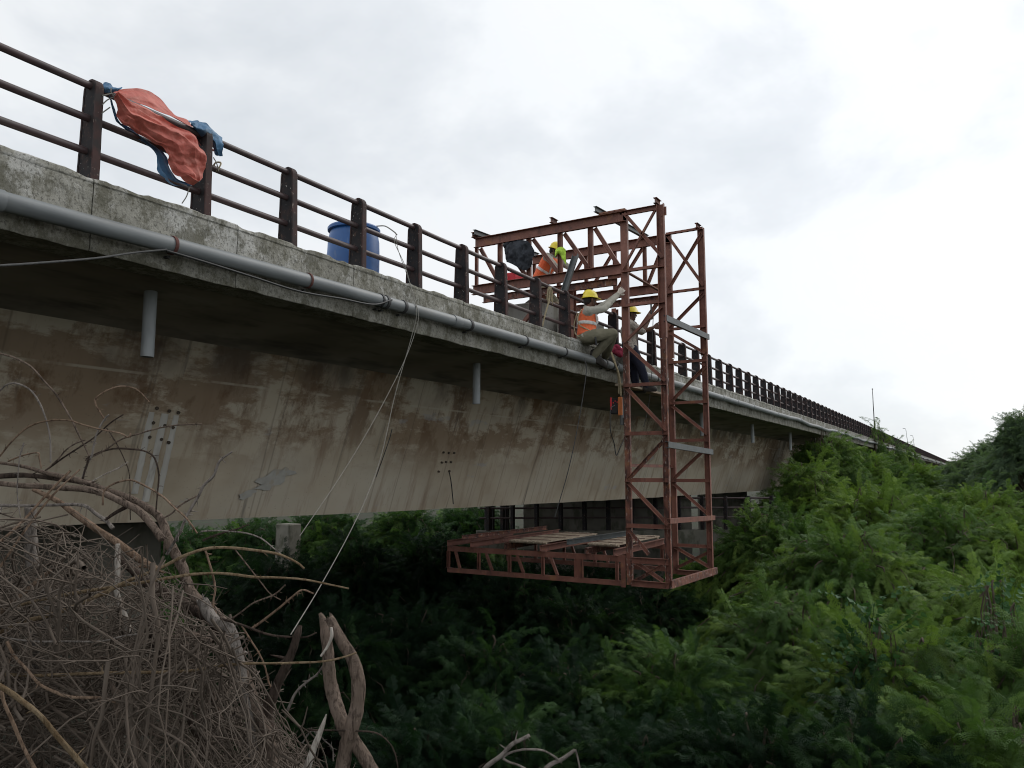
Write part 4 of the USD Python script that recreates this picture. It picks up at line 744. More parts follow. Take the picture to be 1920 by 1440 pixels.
# ------------------------------------------------------------------ low barrier seen under the girder
lb = thing('low_barrier', 'low concrete barrier with dark railing seen beneath the girder', 'barrier')
A0, A1 = at(893, 1000, d=22.0), at(1430, 984, d=22.6)
A0[2] = A1[2] = -1.64
tdir = (A1 - A0); Lb = np.linalg.norm(tdir); tdir /= Lb; ndir = np.array([-tdir[1], tdir[0], 0])
if ndir @ FW < 0: ndir = -ndir
def bbox_along(s0, s1, n0, n1, z0, z1):
    c = [A0 + tdir * s + ndir * n for s in (s0, s1) for n in (n0, n1)]
    return tm(trimesh.convex.convex_hull(np.array([[p[0], p[1], z] for p in c for z in (z0, z1)])))
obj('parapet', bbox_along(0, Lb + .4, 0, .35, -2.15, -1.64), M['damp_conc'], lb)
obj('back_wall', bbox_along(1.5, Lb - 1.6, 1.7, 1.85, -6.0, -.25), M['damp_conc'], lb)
s = .35
while s < Lb + .5:
    o = A0 + tdir * s + ndir * .18; obj('post', box(o[0] - .055, o[0] + .055, o[1] - .055, o[1] + .055, -1.64, -.66, .01), M['post'], lb); s += .70
for n_ in (.9, 1.5, 2.0):
    for s_ in (.15, .62): o = A0 + tdir * (s_ + .2 * n_) + ndir * n_; obj('post', box(o[0] - .055, o[0] + .055, o[1] - .055, o[1] + .055, -2.0, -.66, .01), M['post'], lb)
for z in (-.72, -1.0, -1.28): obj('rail', tube([A0 + tdir * .1 + ndir * .18 + [0, 0, z + 1.64], A0 + tdir * (Lb + .6) + ndir * .18 + [0, 0, z + 1.64]], .028, 8), M['rail'], lb)
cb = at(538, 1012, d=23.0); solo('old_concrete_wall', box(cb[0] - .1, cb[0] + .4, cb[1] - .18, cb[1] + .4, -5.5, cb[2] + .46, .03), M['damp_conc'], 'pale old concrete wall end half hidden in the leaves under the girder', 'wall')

# ------------------------------------------------------------------ bushes: arching limbs with feathery sprays
R3 = np.random.default_rng(11)
def spray_mesh(seed, n_nodes=15, L=.52, ls=1.0, broad=False):
    r = np.random.default_rng(seed); m = MB()
    ts = np.linspace(0, 1, 7); bend = r.uniform(-.06, .06); tw = np.stack([ts * L, bend * np.sin(ts * 3), -.20 * L * ts ** 2], 1)
    m.add(*tube(tw, np.linspace(.0035, .0012, 7), 3, caps=False))
    for i in range(n_nodes):
        t = (i + 1.0) / (n_nodes + .5); o = np.array([np.interp(t, ts, tw[:, k]) for k in range(3)])
        for sd in (-1, 1):
            if r.random() < .12: continue
            if broad:
                d = np.array([.4 + r.normal(0, .3), sd, r.normal(-.2, .3)]); d /= np.linalg.norm(d); s_ = np.cross(d, [0, 0, 1.0] + r.normal(0, .4, 3)); s_ /= np.linalg.norm(s_); n = np.cross(s_, d); w = .034 * ls * r.uniform(.7, 1.2)
                o2 = o + d * .03
                pts = np.array([o2, o2 + d * w * .1 + s_ * w * .75 + n * w * .1, o2 + d * w * .8 + s_ * w * .8 + n * .15 * w, o2 + d * w * 1.8 - n * w * .2, o2 + d * w * .8 - s_ * w * .8 + n * .15 * w, o2 + d * w * .1 - s_ * w * .75 + n * w * .1])
                m.add(pts, [[0, 1, 2], [0, 2, 3], [0, 3, 4], [0, 4, 5]]); continue
            for k in range(2):
                d = np.array([.75 + r.normal(0, .25) - .35 * k, sd * (.75 + .3 * k), -.35 + r.normal(0, .28)]); d /= np.linalg.norm(d)
                s_ = np.cross(d, np.array([0, 0, 1.0]) + r.normal(0, .35, 3)); s_ /= np.linalg.norm(s_); pl = (.076 - .016 * k) * ls * r.uniform(.8, 1.15) * (1 - .35 * t)
                for q in range(4):
                    c = o + d * pl * (.16 + .84 * q / 3) + np.array([0, 0, -.018 * (q / 3) ** 2])
                    ll, lw = .024 * ls * (1 - .25 * abs(q - 1.5) / 1.5), .0105 * ls
                    for s2 in (-1, 1):
                        e = s_ * s2 + d * .45; e /= np.linalg.norm(e); w = d * lw
                        m.add(np.array([c, c + e * ll * .5 + w * .5, c + e * ll, c + e * ll * .5 - w * .5]), [[0, 1, 2], [0, 2, 3]])
    return m.mesh()
PROTO = {}
def proto(kind, matname):
    """class prims holding three variants of a spray in one leaf material"""
    key = (kind, matname)
    if key not in PROTO:
        out = []
        for k in range(3):
            p = f'/World/Looks/spray_{kind}_{matname}_{k}'; stage.CreateClassPrim(p)
            usdkit.mesh(stage, p + '/leaves', spray_mesh(40 + k, *( (9, .5, 1.0, True) if kind == 'vine' else (10, .52, 1.25) if kind == 'far' else (15, .52, 1.0))), M[matname]); out.append(p)
        PROTO[key] = out
    return PROTO[key]
def quats(F, Z):
    """rows of orientation quaternions taking +x to F and +z near Z"""
    x = F / np.linalg.norm(F, axis=1, keepdims=True); y = np.cross(Z, x); y /= np.linalg.norm(y, axis=1, keepdims=True) + 1e-9; z = np.cross(x, y)
    m = np.stack([x, y, z], 2); w = np.sqrt(np.maximum(0, 1 + m[:, 0, 0] + m[:, 1, 1] + m[:, 2, 2])) / 2
    qx = np.copysign(np.sqrt(np.maximum(0, 1 + m[:, 0, 0] - m[:, 1, 1] - m[:, 2, 2])) / 2, m[:, 2, 1] - m[:, 1, 2]); qy = np.copysign(np.sqrt(np.maximum(0, 1 - m[:, 0, 0] + m[:, 1, 1] - m[:, 2, 2])) / 2, m[:, 0, 2] - m[:, 2, 0]); qz = np.copysign(np.sqrt(np.maximum(0, 1 - m[:, 0, 0] - m[:, 1, 1] + m[:, 2, 2])) / 2, m[:, 1, 0] - m[:, 0, 1])
    return np.stack([w, qx, qy, qz], 1)
def instancer(parent, name, kind, matname, P, F, S, rg):
    pp = str(parent.GetPath()); pi = UsdGeom.PointInstancer.Define(stage, f'{pp}/{numbered(name, pp)}'); paths = []
    for k, c in enumerate(proto(kind, matname)):
        x = UsdGeom.Xform.Define(stage, f'{pi.GetPath()}/spray_{k:03d}'); x.GetPrim().GetReferences().AddInternalReference(Sdf.Path(c)); x.GetPrim().SetSpecifier(Sdf.SpecifierDef); paths.append(x.GetPath())
    pi.CreatePrototypesRel().SetTargets(paths); n = len(P)
    pi.CreateProtoIndicesAttr(Vt.IntArray.FromNumpy(rg.integers(0, 3, n).astype(np.int32)))
    pi.CreatePositionsAttr(Vt.Vec3fArray.FromNumpy(np.asarray(P, np.float32)))
    pi.CreateScalesAttr(Vt.Vec3fArray.FromNumpy(np.repeat(np.asarray(S, np.float32)[:, None], 3, 1)))
    q = quats(F, np.array([0, 0, 1.0]) + rg.normal(0, .35, (n, 3)))
    pi.CreateOrientationsAttr(Vt.QuathArray([Gf.Quath(*map(float, a)) for a in q]))
    tag(pi.GetPrim(), kind='stuff'); return pi
def bush(apex, R, label, group, seed, leafm='leaf_mid', nb=46, per=26, sc=1.0, droop=.75, kind='mesquite', name='bush', cat='bush', base=None, grav=.42, clip=None):
    rg = np.random.default_rng(seed); apex = np.asarray(apex, float); gz = float(ground_z(apex[0], apex[1])); H = apex[2] - gz
    t = thing(name, label, cat, (0, 0, 0), group)
    b0 = np.array([apex[0] + rg.normal(0, .2), apex[1] + rg.normal(0, .2), gz - .1]) if base is None else np.asarray(base, float)
    wood, P, F, S, A_ = MB(), [], [], [], []
    hub = b0 * .45 + apex * .55; hub[2] = gz + H * .42
    trunk = tube(spline([b0, b0 * .6 + hub * .4 + np.append(rg.normal(0, .1, 2), 0), hub], 4), np.linspace(.055, .04, 9) * (H / 4) ** .5 * R / 2.0, 7)
    obj('trunk', trunk, M['live_bark'], t, smooth=True)
    for i in range(nb):
        az = i * 2.39996 + rg.normal(0, .3); rr = R * math.sqrt((i + .5) / nb) * rg.uniform(.85, 1.12)
        top = apex[2] - (rr / R) ** 2 * H * .30 - rg.uniform(0, .16) * H * .6
        d = np.array([math.cos(az), math.sin(az), 0.0]); ctr = np.array([apex[0], apex[1], 0.0])
        p1 = hub + d * rr * .12; p2 = ctr + d * rr * .5 + [0, 0, top]; p3 = ctr + d * rr * .86 + [0, 0, top - .13 * H * droop / .55]; p4 = ctr + d * rr * 1.18 + [0, 0, top - droop * H * rg.uniform(.35, .8) * (.35 + rr / R * .65)]
        c = spline(np.array([hub, p1 * .4 + p2 * .6 + [0, 0, -.06 * H], p2, p3, p4]), 6); c = c + rg.normal(0, .02 * R, c.shape) * np.linspace(.1, 1, len(c))[:, None]
        wood.add(*tube(c, np.linspace(.020, .004, len(c)) * min(1.6, .6 + R / 4), 4, caps=False))
        n = int(per * (.5 + .8 * rr / R)); tt = rg.uniform(.28, 1.0, n) ** .8 * (len(c) - 1); k = np.minimum(tt.astype(int), len(c) - 2); fr = (tt - k)[:, None]
        pos = c[k] * (1 - fr) + c[k + 1] * fr; tan = c[k + 1] - c[k]; tan /= np.linalg.norm(tan, axis=1, keepdims=True)
        side = rg.normal(0, 1, (n, 3)); side[:, 2] = side[:, 2] * .45 + .1; P.append(pos); F.append(tan * .85 + side * .42 + d * .2 + np.array([0, 0, -grav]) * (.5 + rg.random((n, 1)))); S.append(rg.uniform(.75, 1.35, n) * sc); A_.append(tt / (len(c) - 1))
    P, F, S, A_ = np.vstack(P), np.vstack(F), np.concatenate(S), np.concatenate(A_)
    keep = P[:, 2] > gz + .1
    tip = P + F / np.linalg.norm(F, axis=1, keepdims=True) * (.55 * S[:, None])
    for q in (P, tip): # nothing grows inside the concrete or through the girder
        keep &= ~((q[:, 1] > 4.75) & (q[:, 1] < 13.6) & (q[:, 2] > 1.36) & (q[:, 2] < 2.1)) & ~((q[:, 1] > 6.45) & (q[:, 1] < 11.95) & (q[:, 2] > zbot(q[:, 0]) - .08) & (q[:, 2] < 1.5))
        keep &= ~((q[:, 0] > 10.6) & (q[:, 0] < 13.8) & (q[:, 1] > 3.7) & (q[:, 1] < 8.2) & (q[:, 2] > -1.95))
        if clip is not None: keep &= clip(q)
    P, F, S, A_ = P[keep], F[keep], S[keep], A_[keep]
    obj('limbs', wood.mesh(), M['live_bark'], t, smooth=True)
    pick = .75 * meshkit.noise(P * .9, seed) + .45 * A_ - .06 + rg.normal(0, .1, len(P));   # the lit outer crown is painted in; young growth there is paler too
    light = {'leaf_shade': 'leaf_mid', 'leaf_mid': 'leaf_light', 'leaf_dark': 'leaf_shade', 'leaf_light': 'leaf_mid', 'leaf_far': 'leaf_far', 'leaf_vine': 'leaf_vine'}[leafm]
    a = pick < .62
    if a.any(): instancer(t, 'crown', kind, leafm, P[a], F[a], S[a], rg)
    if (~a).any(): instancer(t, 'crown', kind, light, P[~a], F[~a], S[~a], rg)
    return t
GR, GU, GB = 'mesquite bushes in the thicket right of the tower', 'bushes in the dim gully beneath the girder', 'bushes growing up against the far bridge'
LR, LU, LB = 'green feathery mesquite bush with drooping branches in the thicket right of the tower', 'dark green feathery bush in the shaded gully beneath the girder', 'green feathery bush growing up against the far part of the bridge'
B = [ # u, v, depth, radius, label, group, leaf
 (1262, 1200, 9.0, 1.5, 'low dark bush rising alone in the middle of the gully below the tower', None, 'leaf_shade'),
 (1475, 1110, 11.0, 2.2, 'feathery bush just right of the foot of the steel tower', GR, 'leaf_mid'), (1680, 1160, 8.8, 2.2, 'feathery bush with a rounded top in the middle of the thicket', GR, 'leaf_mid'), (1880, 1070, 9.8, 2.2, 'pale feathery bush at the right edge below the vine patch', GR, 'leaf_light'), (1590, 985, 14.0, 3.3, 'feathery bush half way up the thicket, right of the tower', GR, 'leaf_mid'),
 (1455, 950, 18.5, 2.9, 'bush touching the low barrier where it disappears right of the tower', GR, 'leaf_mid'), (1775, 945, 16.5, 3.3, 'light green bush high in the thicket, right of its middle', GR, 'leaf_light'), (1900, 985, 15.0, 2.4, 'light green bush high at the right edge of the frame', GR, 'leaf_light'), (1625, 912, 21.0, 3.2, 'light green bush below the place where the girder disappears', GR, 'leaf_light'),
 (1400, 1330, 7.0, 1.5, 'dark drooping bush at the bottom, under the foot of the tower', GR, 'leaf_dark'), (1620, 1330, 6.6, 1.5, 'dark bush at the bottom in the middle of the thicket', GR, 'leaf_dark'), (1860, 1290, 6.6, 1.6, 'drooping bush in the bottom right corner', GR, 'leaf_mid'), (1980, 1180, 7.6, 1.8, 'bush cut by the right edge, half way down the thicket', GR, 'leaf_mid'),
 (1700, 915, 27.0, 3.0, 'yellowish green bush just below the far end of the bridge', GR, 'leaf_light'), (1850, 915, 26.0, 3.0, 'yellowish green bush in front of the skyline trees', GR, 'leaf_light'),
 (1512, 858, 25.0, 2.6, 'bush standing where the stained girder disappears', GB, 'leaf_light'), (1545, 797, 30.0, 2.6, 'tall feathery bush climbing up to the pipe at the kerb', None, 'leaf_mid'), (1605, 838, 34.0, 2.8, 'bush next beyond the one that climbs to the pipe', GB, 'leaf_light'), (1655, 862, 42.0, 2.8, 'bush growing under the far pipe, before the small dark opening', GB, 'leaf_mid'), (1715, 872, 52.0, 3.2, 'bush at the small dark opening under the far bridge', GB, 'leaf_light'), (1765, 880, 70.0, 4.0, 'last bush under the end of the bridge', GB, 'leaf_light'),
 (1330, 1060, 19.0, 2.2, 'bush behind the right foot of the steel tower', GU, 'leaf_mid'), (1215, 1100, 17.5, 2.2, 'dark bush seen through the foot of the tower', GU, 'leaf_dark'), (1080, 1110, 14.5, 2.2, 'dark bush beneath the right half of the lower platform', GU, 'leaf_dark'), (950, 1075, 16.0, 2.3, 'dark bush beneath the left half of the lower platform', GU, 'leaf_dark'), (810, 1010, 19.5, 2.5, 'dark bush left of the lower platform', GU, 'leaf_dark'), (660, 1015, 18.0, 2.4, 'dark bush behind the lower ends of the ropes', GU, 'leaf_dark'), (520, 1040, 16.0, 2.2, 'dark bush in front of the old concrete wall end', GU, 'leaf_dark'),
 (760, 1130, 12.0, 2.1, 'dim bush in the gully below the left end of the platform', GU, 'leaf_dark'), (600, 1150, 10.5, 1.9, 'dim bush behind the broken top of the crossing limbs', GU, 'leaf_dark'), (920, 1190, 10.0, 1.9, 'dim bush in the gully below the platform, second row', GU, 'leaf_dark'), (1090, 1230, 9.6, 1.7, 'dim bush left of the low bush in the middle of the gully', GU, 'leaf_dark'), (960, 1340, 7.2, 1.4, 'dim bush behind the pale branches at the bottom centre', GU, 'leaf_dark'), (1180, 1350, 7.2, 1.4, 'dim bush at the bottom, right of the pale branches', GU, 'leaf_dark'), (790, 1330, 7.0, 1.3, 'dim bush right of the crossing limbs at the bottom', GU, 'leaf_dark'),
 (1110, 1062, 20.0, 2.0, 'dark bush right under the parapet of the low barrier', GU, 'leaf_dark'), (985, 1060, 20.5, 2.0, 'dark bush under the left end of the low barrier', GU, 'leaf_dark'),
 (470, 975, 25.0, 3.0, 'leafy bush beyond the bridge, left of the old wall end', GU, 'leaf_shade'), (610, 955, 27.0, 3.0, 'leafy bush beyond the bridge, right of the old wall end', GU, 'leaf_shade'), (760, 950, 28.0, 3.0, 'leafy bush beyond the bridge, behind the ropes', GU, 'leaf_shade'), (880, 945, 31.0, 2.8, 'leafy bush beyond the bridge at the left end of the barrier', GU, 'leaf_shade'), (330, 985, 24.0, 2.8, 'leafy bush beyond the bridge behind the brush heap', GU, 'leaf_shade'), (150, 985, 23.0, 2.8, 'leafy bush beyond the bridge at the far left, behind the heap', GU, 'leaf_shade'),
]
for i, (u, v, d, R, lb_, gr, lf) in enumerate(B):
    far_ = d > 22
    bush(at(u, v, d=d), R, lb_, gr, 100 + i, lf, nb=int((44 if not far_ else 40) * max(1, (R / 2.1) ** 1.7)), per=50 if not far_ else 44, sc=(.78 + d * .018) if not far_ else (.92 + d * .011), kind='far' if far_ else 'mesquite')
# creepers over the far kerb, broad-leaved vine patches, far trees
for u, v, d, R, lb_ in ((1590, 785, 46, .9, 'bare-looking creeper hanging on the far railing'), (1640, 815, 52, 1.5, 'low creeper spilling over the far kerb'), (1688, 820, 62, 1.5, 'small shrub rooted in the far railing'), (1788, 868, 112, 1.6, 'little shrub at the very end of the railing')):
    c = at(u, v, d=d); c[1] = min(c[1], 4.9)
    bush(c, R, lb_, None, int(u), 'leaf_mid', nb=22, per=16, sc=1.3, kind='far', name='creeper', cat='creeper', base=(c[0], 4.95, 1.95), droop=.2)
for u, v, d, R, lb_ in ((1640, 1105, 8.6, .75, 'patch of broad-leaved vine on the mesquite in the middle of the thicket'), (1865, 1065, 8.6, .8, 'patch of broad-leaved vine near the right edge of the thicket')):
    bush(at(u, v, d=d), R, lb_, None, int(u) + 1, 'leaf_vine', nb=20, per=8, sc=1.0, kind='vine', name='vine', cat='vine')
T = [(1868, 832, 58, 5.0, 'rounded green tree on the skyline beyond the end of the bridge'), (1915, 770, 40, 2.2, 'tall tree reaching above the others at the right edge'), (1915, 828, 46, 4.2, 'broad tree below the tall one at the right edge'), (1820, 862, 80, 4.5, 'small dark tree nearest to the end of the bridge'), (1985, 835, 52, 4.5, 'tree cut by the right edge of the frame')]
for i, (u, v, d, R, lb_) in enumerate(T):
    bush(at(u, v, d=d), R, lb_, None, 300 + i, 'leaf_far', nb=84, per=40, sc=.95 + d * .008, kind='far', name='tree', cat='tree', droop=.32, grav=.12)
for i in range(9): # far-off wood on the horizon
    pass

# ------------------------------------------------------------------ dead branches, traced one by one, and the heap of twigs
def branch(name, label, pts, r, d, m='bark', cat='dead branch', n=14, kn=.035, seed=0, thorn=0, group=None):
    """pts in the photograph, r its half width there, d depth in metres (numbers or lists)"""
    rg = np.random.default_rng(seed + len(pts)); k = len(pts); d = np.interp(np.linspace(0, 1, k), np.linspace(0, 1, np.size(d)), np.atleast_1d(d)); r = np.interp(np.linspace(0, 1, k), np.linspace(0, 1, np.size(r)), np.atleast_1d(r))
    P3 = np.array([at(u, v, d=dd) for (u, v), dd in zip(pts, d)]); rad = r * d / FPX * (.68 if name == 'dry_stick' else 1.0)
    c = spline(P3, 14); rr = np.interp(np.linspace(0, 1, len(c)), np.linspace(0, 1, k), rad)
    c = c + (meshkit.fbm(c * 5, 3, seed)[:, None] - .5) * rr[:, None] * .7
    rr = rr * (1 + .22 * (meshkit.fbm(c * 9, 3, seed + 1) - .5)); mb = MB(); n = max(n, 7); tv, tf = tube(c, rr, n); L_ = np.r_[0, np.cumsum(np.linalg.norm(np.diff(c, axis=0), axis=1))]
    th = np.arange(n) * 2 * np.pi / n; key = np.stack([np.cos(th)[None] * 1.7 + 0 * L_[:, None], np.sin(th)[None] * 1.7 + 0 * L_[:, None], 9 * L_[:, None] + 0 * th[None]], -1)   # ridges that run along the bark
    k_ = (meshkit.fbm(key, 4, seed + 3) - .5) + .5 * (meshkit.fbm(key * [2.2, 2.2, 4], 3, seed + 4) - .5); m_ = len(c) * n; ctr = np.repeat(c, n, 0); tv[:m_] = ctr + (tv[:m_] - ctr) * (1 + .55 * k_.reshape(-1, 1)); mb.add(tv, tf)
    if rr[0] > .012 and m.startswith('bark') and pts[0][0] > 200: # a broken end: splinters round the break
        for a in np.arange(6) * 1.05: o = c[0] + (tv[int(a / 6.3 * n)] - c[0]) * .7; mb.add(*tube([o, o + (c[0] - c[2]) * .5 + rg.normal(0, .003, 3), o + (c[0] - c[2]) * rg.uniform(.9, 1.9) + rg.normal(0, .006, 3)], [rr[0] * .4, rr[0] * .25, .0008], 4, caps=False))
    for _ in range(thorn):
        i = rg.integers(1, len(c) - 1); dv = rg.normal(0, 1, 3); dv /= np.linalg.norm(dv); L = rg.uniform(2.0, 5.0) * max(rr[i], .0022) + .006
        mb.add(*tube([c[i], c[i] + dv * L * .6, c[i] + dv * L + (c[i + 1] - c[i]) * .3], [rr[i] * .45, rr[i] * .3, .0006], 4, caps=False))
    return solo(name, mb.mesh(), M[m], label, cat, smooth=True, group=group)
a2 = lambda L: [(x / 4, 840 + y / 4) for x, y in L]
a1 = lambda L: [(x / 4, 640 + y / 4) for x, y in L]
a3 = lambda L: [(x / 4.8, 1140 + y / 4.8) for x, y in L]
a4 = lambda L: [(380 + x / 3, 960 + y / 3) for x, y in L]
a5 = lambda L: [(780 + x / 4, 1080 + y / 4) for x, y in L]
D = 'dead_branch'
branch(D, 'long thick dead limb arching over the top of the heap and down its right flank', [(-60, 862)] + a2([(0, 110), (180, 140), (330, 185), (460, 215), (620, 250), (760, 300), (880, 340), (1000, 390), (1100, 440), (1180, 505), (1225, 580), (1250, 660), (1300, 770), (1370, 890), (1400, 1000), (1460, 1110), (1560, 1190), (1700, 1320)]), [2.2, 2.8, 3.6, 4.5, 5.0, 5.6, 6.2, 6.7, 8.4, 9.5, 9.5, 9.5, 9.0, 7.8], [3.3, 3.2, 3.1, 3.0], 'bark', seed=1, thorn=10)
branch(D, 'thick dead limb running just under the topmost one', [(-60, 895)] + a2([(0, 212), (150, 205), (300, 215), (430, 232), (560, 250), (680, 275)]), [5.0, 5.0, 4.5, 3.9, 3.4], [3.35, 3.2], 'bark_dark', seed=2, thorn=6)
branch(D, 'third thick dead limb merging with the topmost at the right', [(-60, 902)] + a2([(0, 265), (150, 277), (330, 287), (480, 297), (650, 310), (780, 345), (900, 400), (1020, 460), (1100, 530), (1170, 620), (1215, 690)]), [5.0, 5.0, 5.0, 5.6, 5.6, 6.2, 6.7, 6.7, 6.7], [3.15, 3.05, 2.98], 'bark', seed=3, thorn=8)
branch(D, 'brown limb slanting down through the middle of the heap', a2([(250, 310), (420, 390), (540, 480), (680, 580), (800, 660), (900, 730), (1000, 800), (1100, 870), (1180, 920)]), [3.9, 5.0, 6.2, 6.7, 6.7, 6.7], [3.2, 3.1], 'bark_tan', seed=4, thorn=5)
branch(D, 'dark thick limb lying low behind the arching limb', a2([(880, 820), (1000, 920), (1100, 1015), (1250, 1090), (1400, 1180), (1560, 1270), (1700, 1400), (1780, 1520)]), [6.7, 7.8, 9.5, 10.1, 10.1, 9.5], [3.25, 3.1], 'bark_dark', seed=5, thorn=6)
branch(D, 'level grey limb bending down into the heap', [(-50, 945)] + a2([(0, 430), (200, 433), (400, 428), (620, 430), (720, 490), (800, 545), (850, 600)]), [2.8, 2.8, 3.1, 3.4, 3.9], [3.1, 3.05], 'bark_grey', seed=6, thorn=6)
branch(D, 'stout grey stake standing in the left of the heap', a2([(235, 440), (232, 600), (236, 760), (240, 900)]), [10, 11, 11], 3.25, 'bark_grey', seed=7)
branch(D, 'fat grey stake standing low in the heap', a2([(355, 1060), (330, 1200), (305, 1330), (285, 1480), (270, 1650)]), [10, 11, 11, 12], 3.0, 'bark_grey', seed=8)
branch(D, 'pale peeled upright stick in the middle of the heap', a2([(885, 720), (880, 840), (882, 960)]) + a2([(875, 1080), (905, 1190), (950, 1300), (960, 1400)]), [4, 5, 5, 5], 3.0, 'split_wood', seed=9)
branch(D, 'twisted grey stem standing at the right side of the heap', a4([(0, 500), (60, 600), (130, 640), (170, 700), (200, 830), (230, 960), (262, 1100), (272, 1250), (290, 1480)]), [10, 11, 11, 11, 9, 9, 9], [2.95, 2.8], 'bark_grey', seed=10, thorn=3)
branch(D, 'stem leaning beside the twisted grey stem', a4([(150, 690), (195, 800), (230, 890), (272, 1020), (320, 1150), (370, 1250), (405, 1480)]), [8, 9, 9, 10, 10], [2.93, 2.78], 'bark', seed=11, thorn=3)
branch(D, 'dark broken stump leaning right out of the heap', a4([(547, 636), (535, 680), (510, 760), (460, 880), (400, 1020), (355, 1150), (385, 1250)]), [4, 7, 8, 10, 11, 10], [2.9, 2.85], 'bark_dark', seed=12, thorn=3)
branch(D, 'left limb of the crossing pair that stands against the dark gully', a4([(660, 570), (678, 610), (690, 690), (706, 800), (715, 930), (738, 1040), (768, 1140), (805, 1230), (870, 1320), (960, 1470)]), [3, 7, 10, 11, 12, 12, 13, 13, 12], [2.75, 2.7, 2.6], 'bark', seed=13, kn=.09)
branch(D, 'curved right limb of the crossing pair that stands against the dark gully', a4([(712, 600), (735, 640), (780, 725), (830, 805), (865, 900), (878, 1000), (868, 1110), (838, 1220), (805, 1320), (785, 1480)]), [7, 9, 11, 12, 13, 13, 13, 13, 14], [2.68, 2.6], 'bark', seed=14, kn=.09)
branch(D, 'pale split spike of wood at the bottom of the picture', a4([(696, 1138), (675, 1200), (640, 1290), (600, 1400), (575, 1500)]), [1, 4, 6, 7, 8], 2.55, 'split_wood', cat='broken stick', seed=15)
branch(D, 'pale torn splinter hanging at the broken top of the crossing pair', a4([(722, 650), (725, 700), (700, 760), (665, 812)]), [2.5, 3, 2.5, 2], 2.64, 'split_wood', cat='splinter', seed=16)
S_ = 'dry_stick'
branch(S_, 'ochre stick across the heap whose tip ends highest at the right', [(-40, 1200)] + a2([(0, 1380), (200, 1300), (420, 1240), (640, 1150), (800, 1080), (960, 1000), (1200, 900), (1400, 800), (1550, 755), (1700, 745), (1900, 765)]) + a4([(430, 240), (530, 285), (570, 318)]), [6, 6, 5.5, 5, 4.5, 4, 3.5, 3], [2.6, 2.75, 2.9], 'stick_yellow', cat='stick', seed=20, thorn=5)
branch(S_, 'thinner ochre stick just under it, reaching furthest right', a2([(100, 1192), (300, 1140), (560, 1090), (880, 1040), (1150, 995), (1400, 955), (1650, 940), (1900, 968)]) + a4([(400, 370), (560, 380), (700, 405), (822, 430)]), [4.5, 4.5, 4, 4, 3.5, 3, 2], [2.7, 2.85], 'stick_yellow', cat='stick', seed=21, thorn=8)
branch(S_, 'straight pale stick slanting up at the left of the heap', a2([(-80, 770), (150, 570), (350, 350), (530, 170)]), [4, 3.5, 3], [2.7, 2.9], 'bark_tan', cat='stick', seed=22)
branch(S_, 'second straight pale stick parallel to the first', a2([(-80, 1010), (200, 600), (400, 350), (600, 160)]), [3.2, 3, 2], [2.72, 2.9], 'bark_tan', cat='stick', seed=23)
branch(S_, 'level ochre stick low across the heap ending in the gully', [(-40, 1265)] + a3([(0, 600), (400, 605), (800, 590), (1200, 580), (1500, 575), (1750, 560), (1920, 530)]) + a4([(150, 860), (300, 852), (500, 850), (680, 840), (800, 815), (865, 792)]), [4.5, 4.5, 4.2, 4, 3.6, 3, 2.6], [2.45, 2.6, 2.6], 'stick_yellow', cat='stick', seed=24, thorn=6)
branch(S_, 'thick ochre stick in the bottom left corner', [(-60, 1255)] + a3([(0, 700), (150, 800), (350, 950), (500, 1130), (650, 1300), (800, 1480)]), [7, 7, 7, 7.5], [2.1, 2.2], 'stick_yellow', cat='stick', seed=25, thorn=4)
branch(S_, 'bent tan stick hooking through the lower heap', a3([(60, 300), (130, 430), (250, 560), (350, 680), (480, 750), (620, 800), (800, 810), (920, 810), (1040, 850)]), [4, 4, 4, 3.5], 2.4, 'bark_tan', cat='stick', seed=26, thorn=6)
branch(S_, 'tan stick running down from the thick ochre stick', a3([(15, 740), (40, 860), (100, 1000), (200, 1230), (330, 1480)]), [4.5, 4.5, 5], 2.25, 'bark_tan', cat='stick', seed=27, thorn=3)
branch(S_, 'thin pale wand lying level above the low ochre stick', [(-30, 1195)] + a3([(0, 265), (300, 300), (600, 300), (900, 300), (1100, 255), (1240, 235)]), [2.6, 2.4, 2], 2.5, 'bark_grey', cat='stick', seed=28, thorn=4)
branch(D, 'straight dark trunk in the lower right of the heap', a3([(1340, 110), (1420, 370), (1520, 600), (1640, 840), (1760, 1090), (1850, 1300)]), [7, 7.5, 8, 8], [2.9, 2.8], 'bark_dark', seed=29)
branch(D, 'thin trunk parallel to the straight dark one', a3([(1560, 100), (1650, 280), (1760, 480), (1850, 680), (1930, 840), (2000, 1050)]), [4.5, 5, 5], [2.92, 2.85], 'bark', seed=30)
branch(D, 'short dark forked limb lying across the upper heap', a2([(790, 540), (860, 490), (950, 440)]), [2.2, 3.4, 3.9], 3.05, 'bark_dark', seed=31)
branch(D, 'crooked brown limb in the lower middle of the heap', a3([(1000, 590), (1010, 700), (1060, 820), (1060, 930), (1110, 1020), (1200, 1100), (1230, 1300)]), [4.5, 5, 6, 6], 2.65, 'bark', seed=32)
branch(D, 'crooked limb forking at the right of the heap', a3([(850, 470), (1000, 430), (1200, 340), (1400, 290), (1600, 255), (1740, 240), (1900, 300)]), [3, 3.5, 4, 5, 5], 2.8, 'bark', seed=33, thorn=4)
branch(D, 'thick rotten brown branch at the left edge of the heap', a2([(380, 920), (280, 1000), (180, 1090), (60, 1190), (-60, 1270)]), [3.4, 4.5, 5.0, 5.6], 2.8, 'bark_tan', seed=34, kn=.12)
branch(D, 'pale dead branch rising at the bottom centre with a side shoot', a5([(490, 1480), (540, 1420), (640, 1345), (720, 1262), (790, 1228), (852, 1195)]), [5, 4.5, 3.5, 3], 2.3, 'bark_grey', seed=35, thorn=3, cat='dead branch')
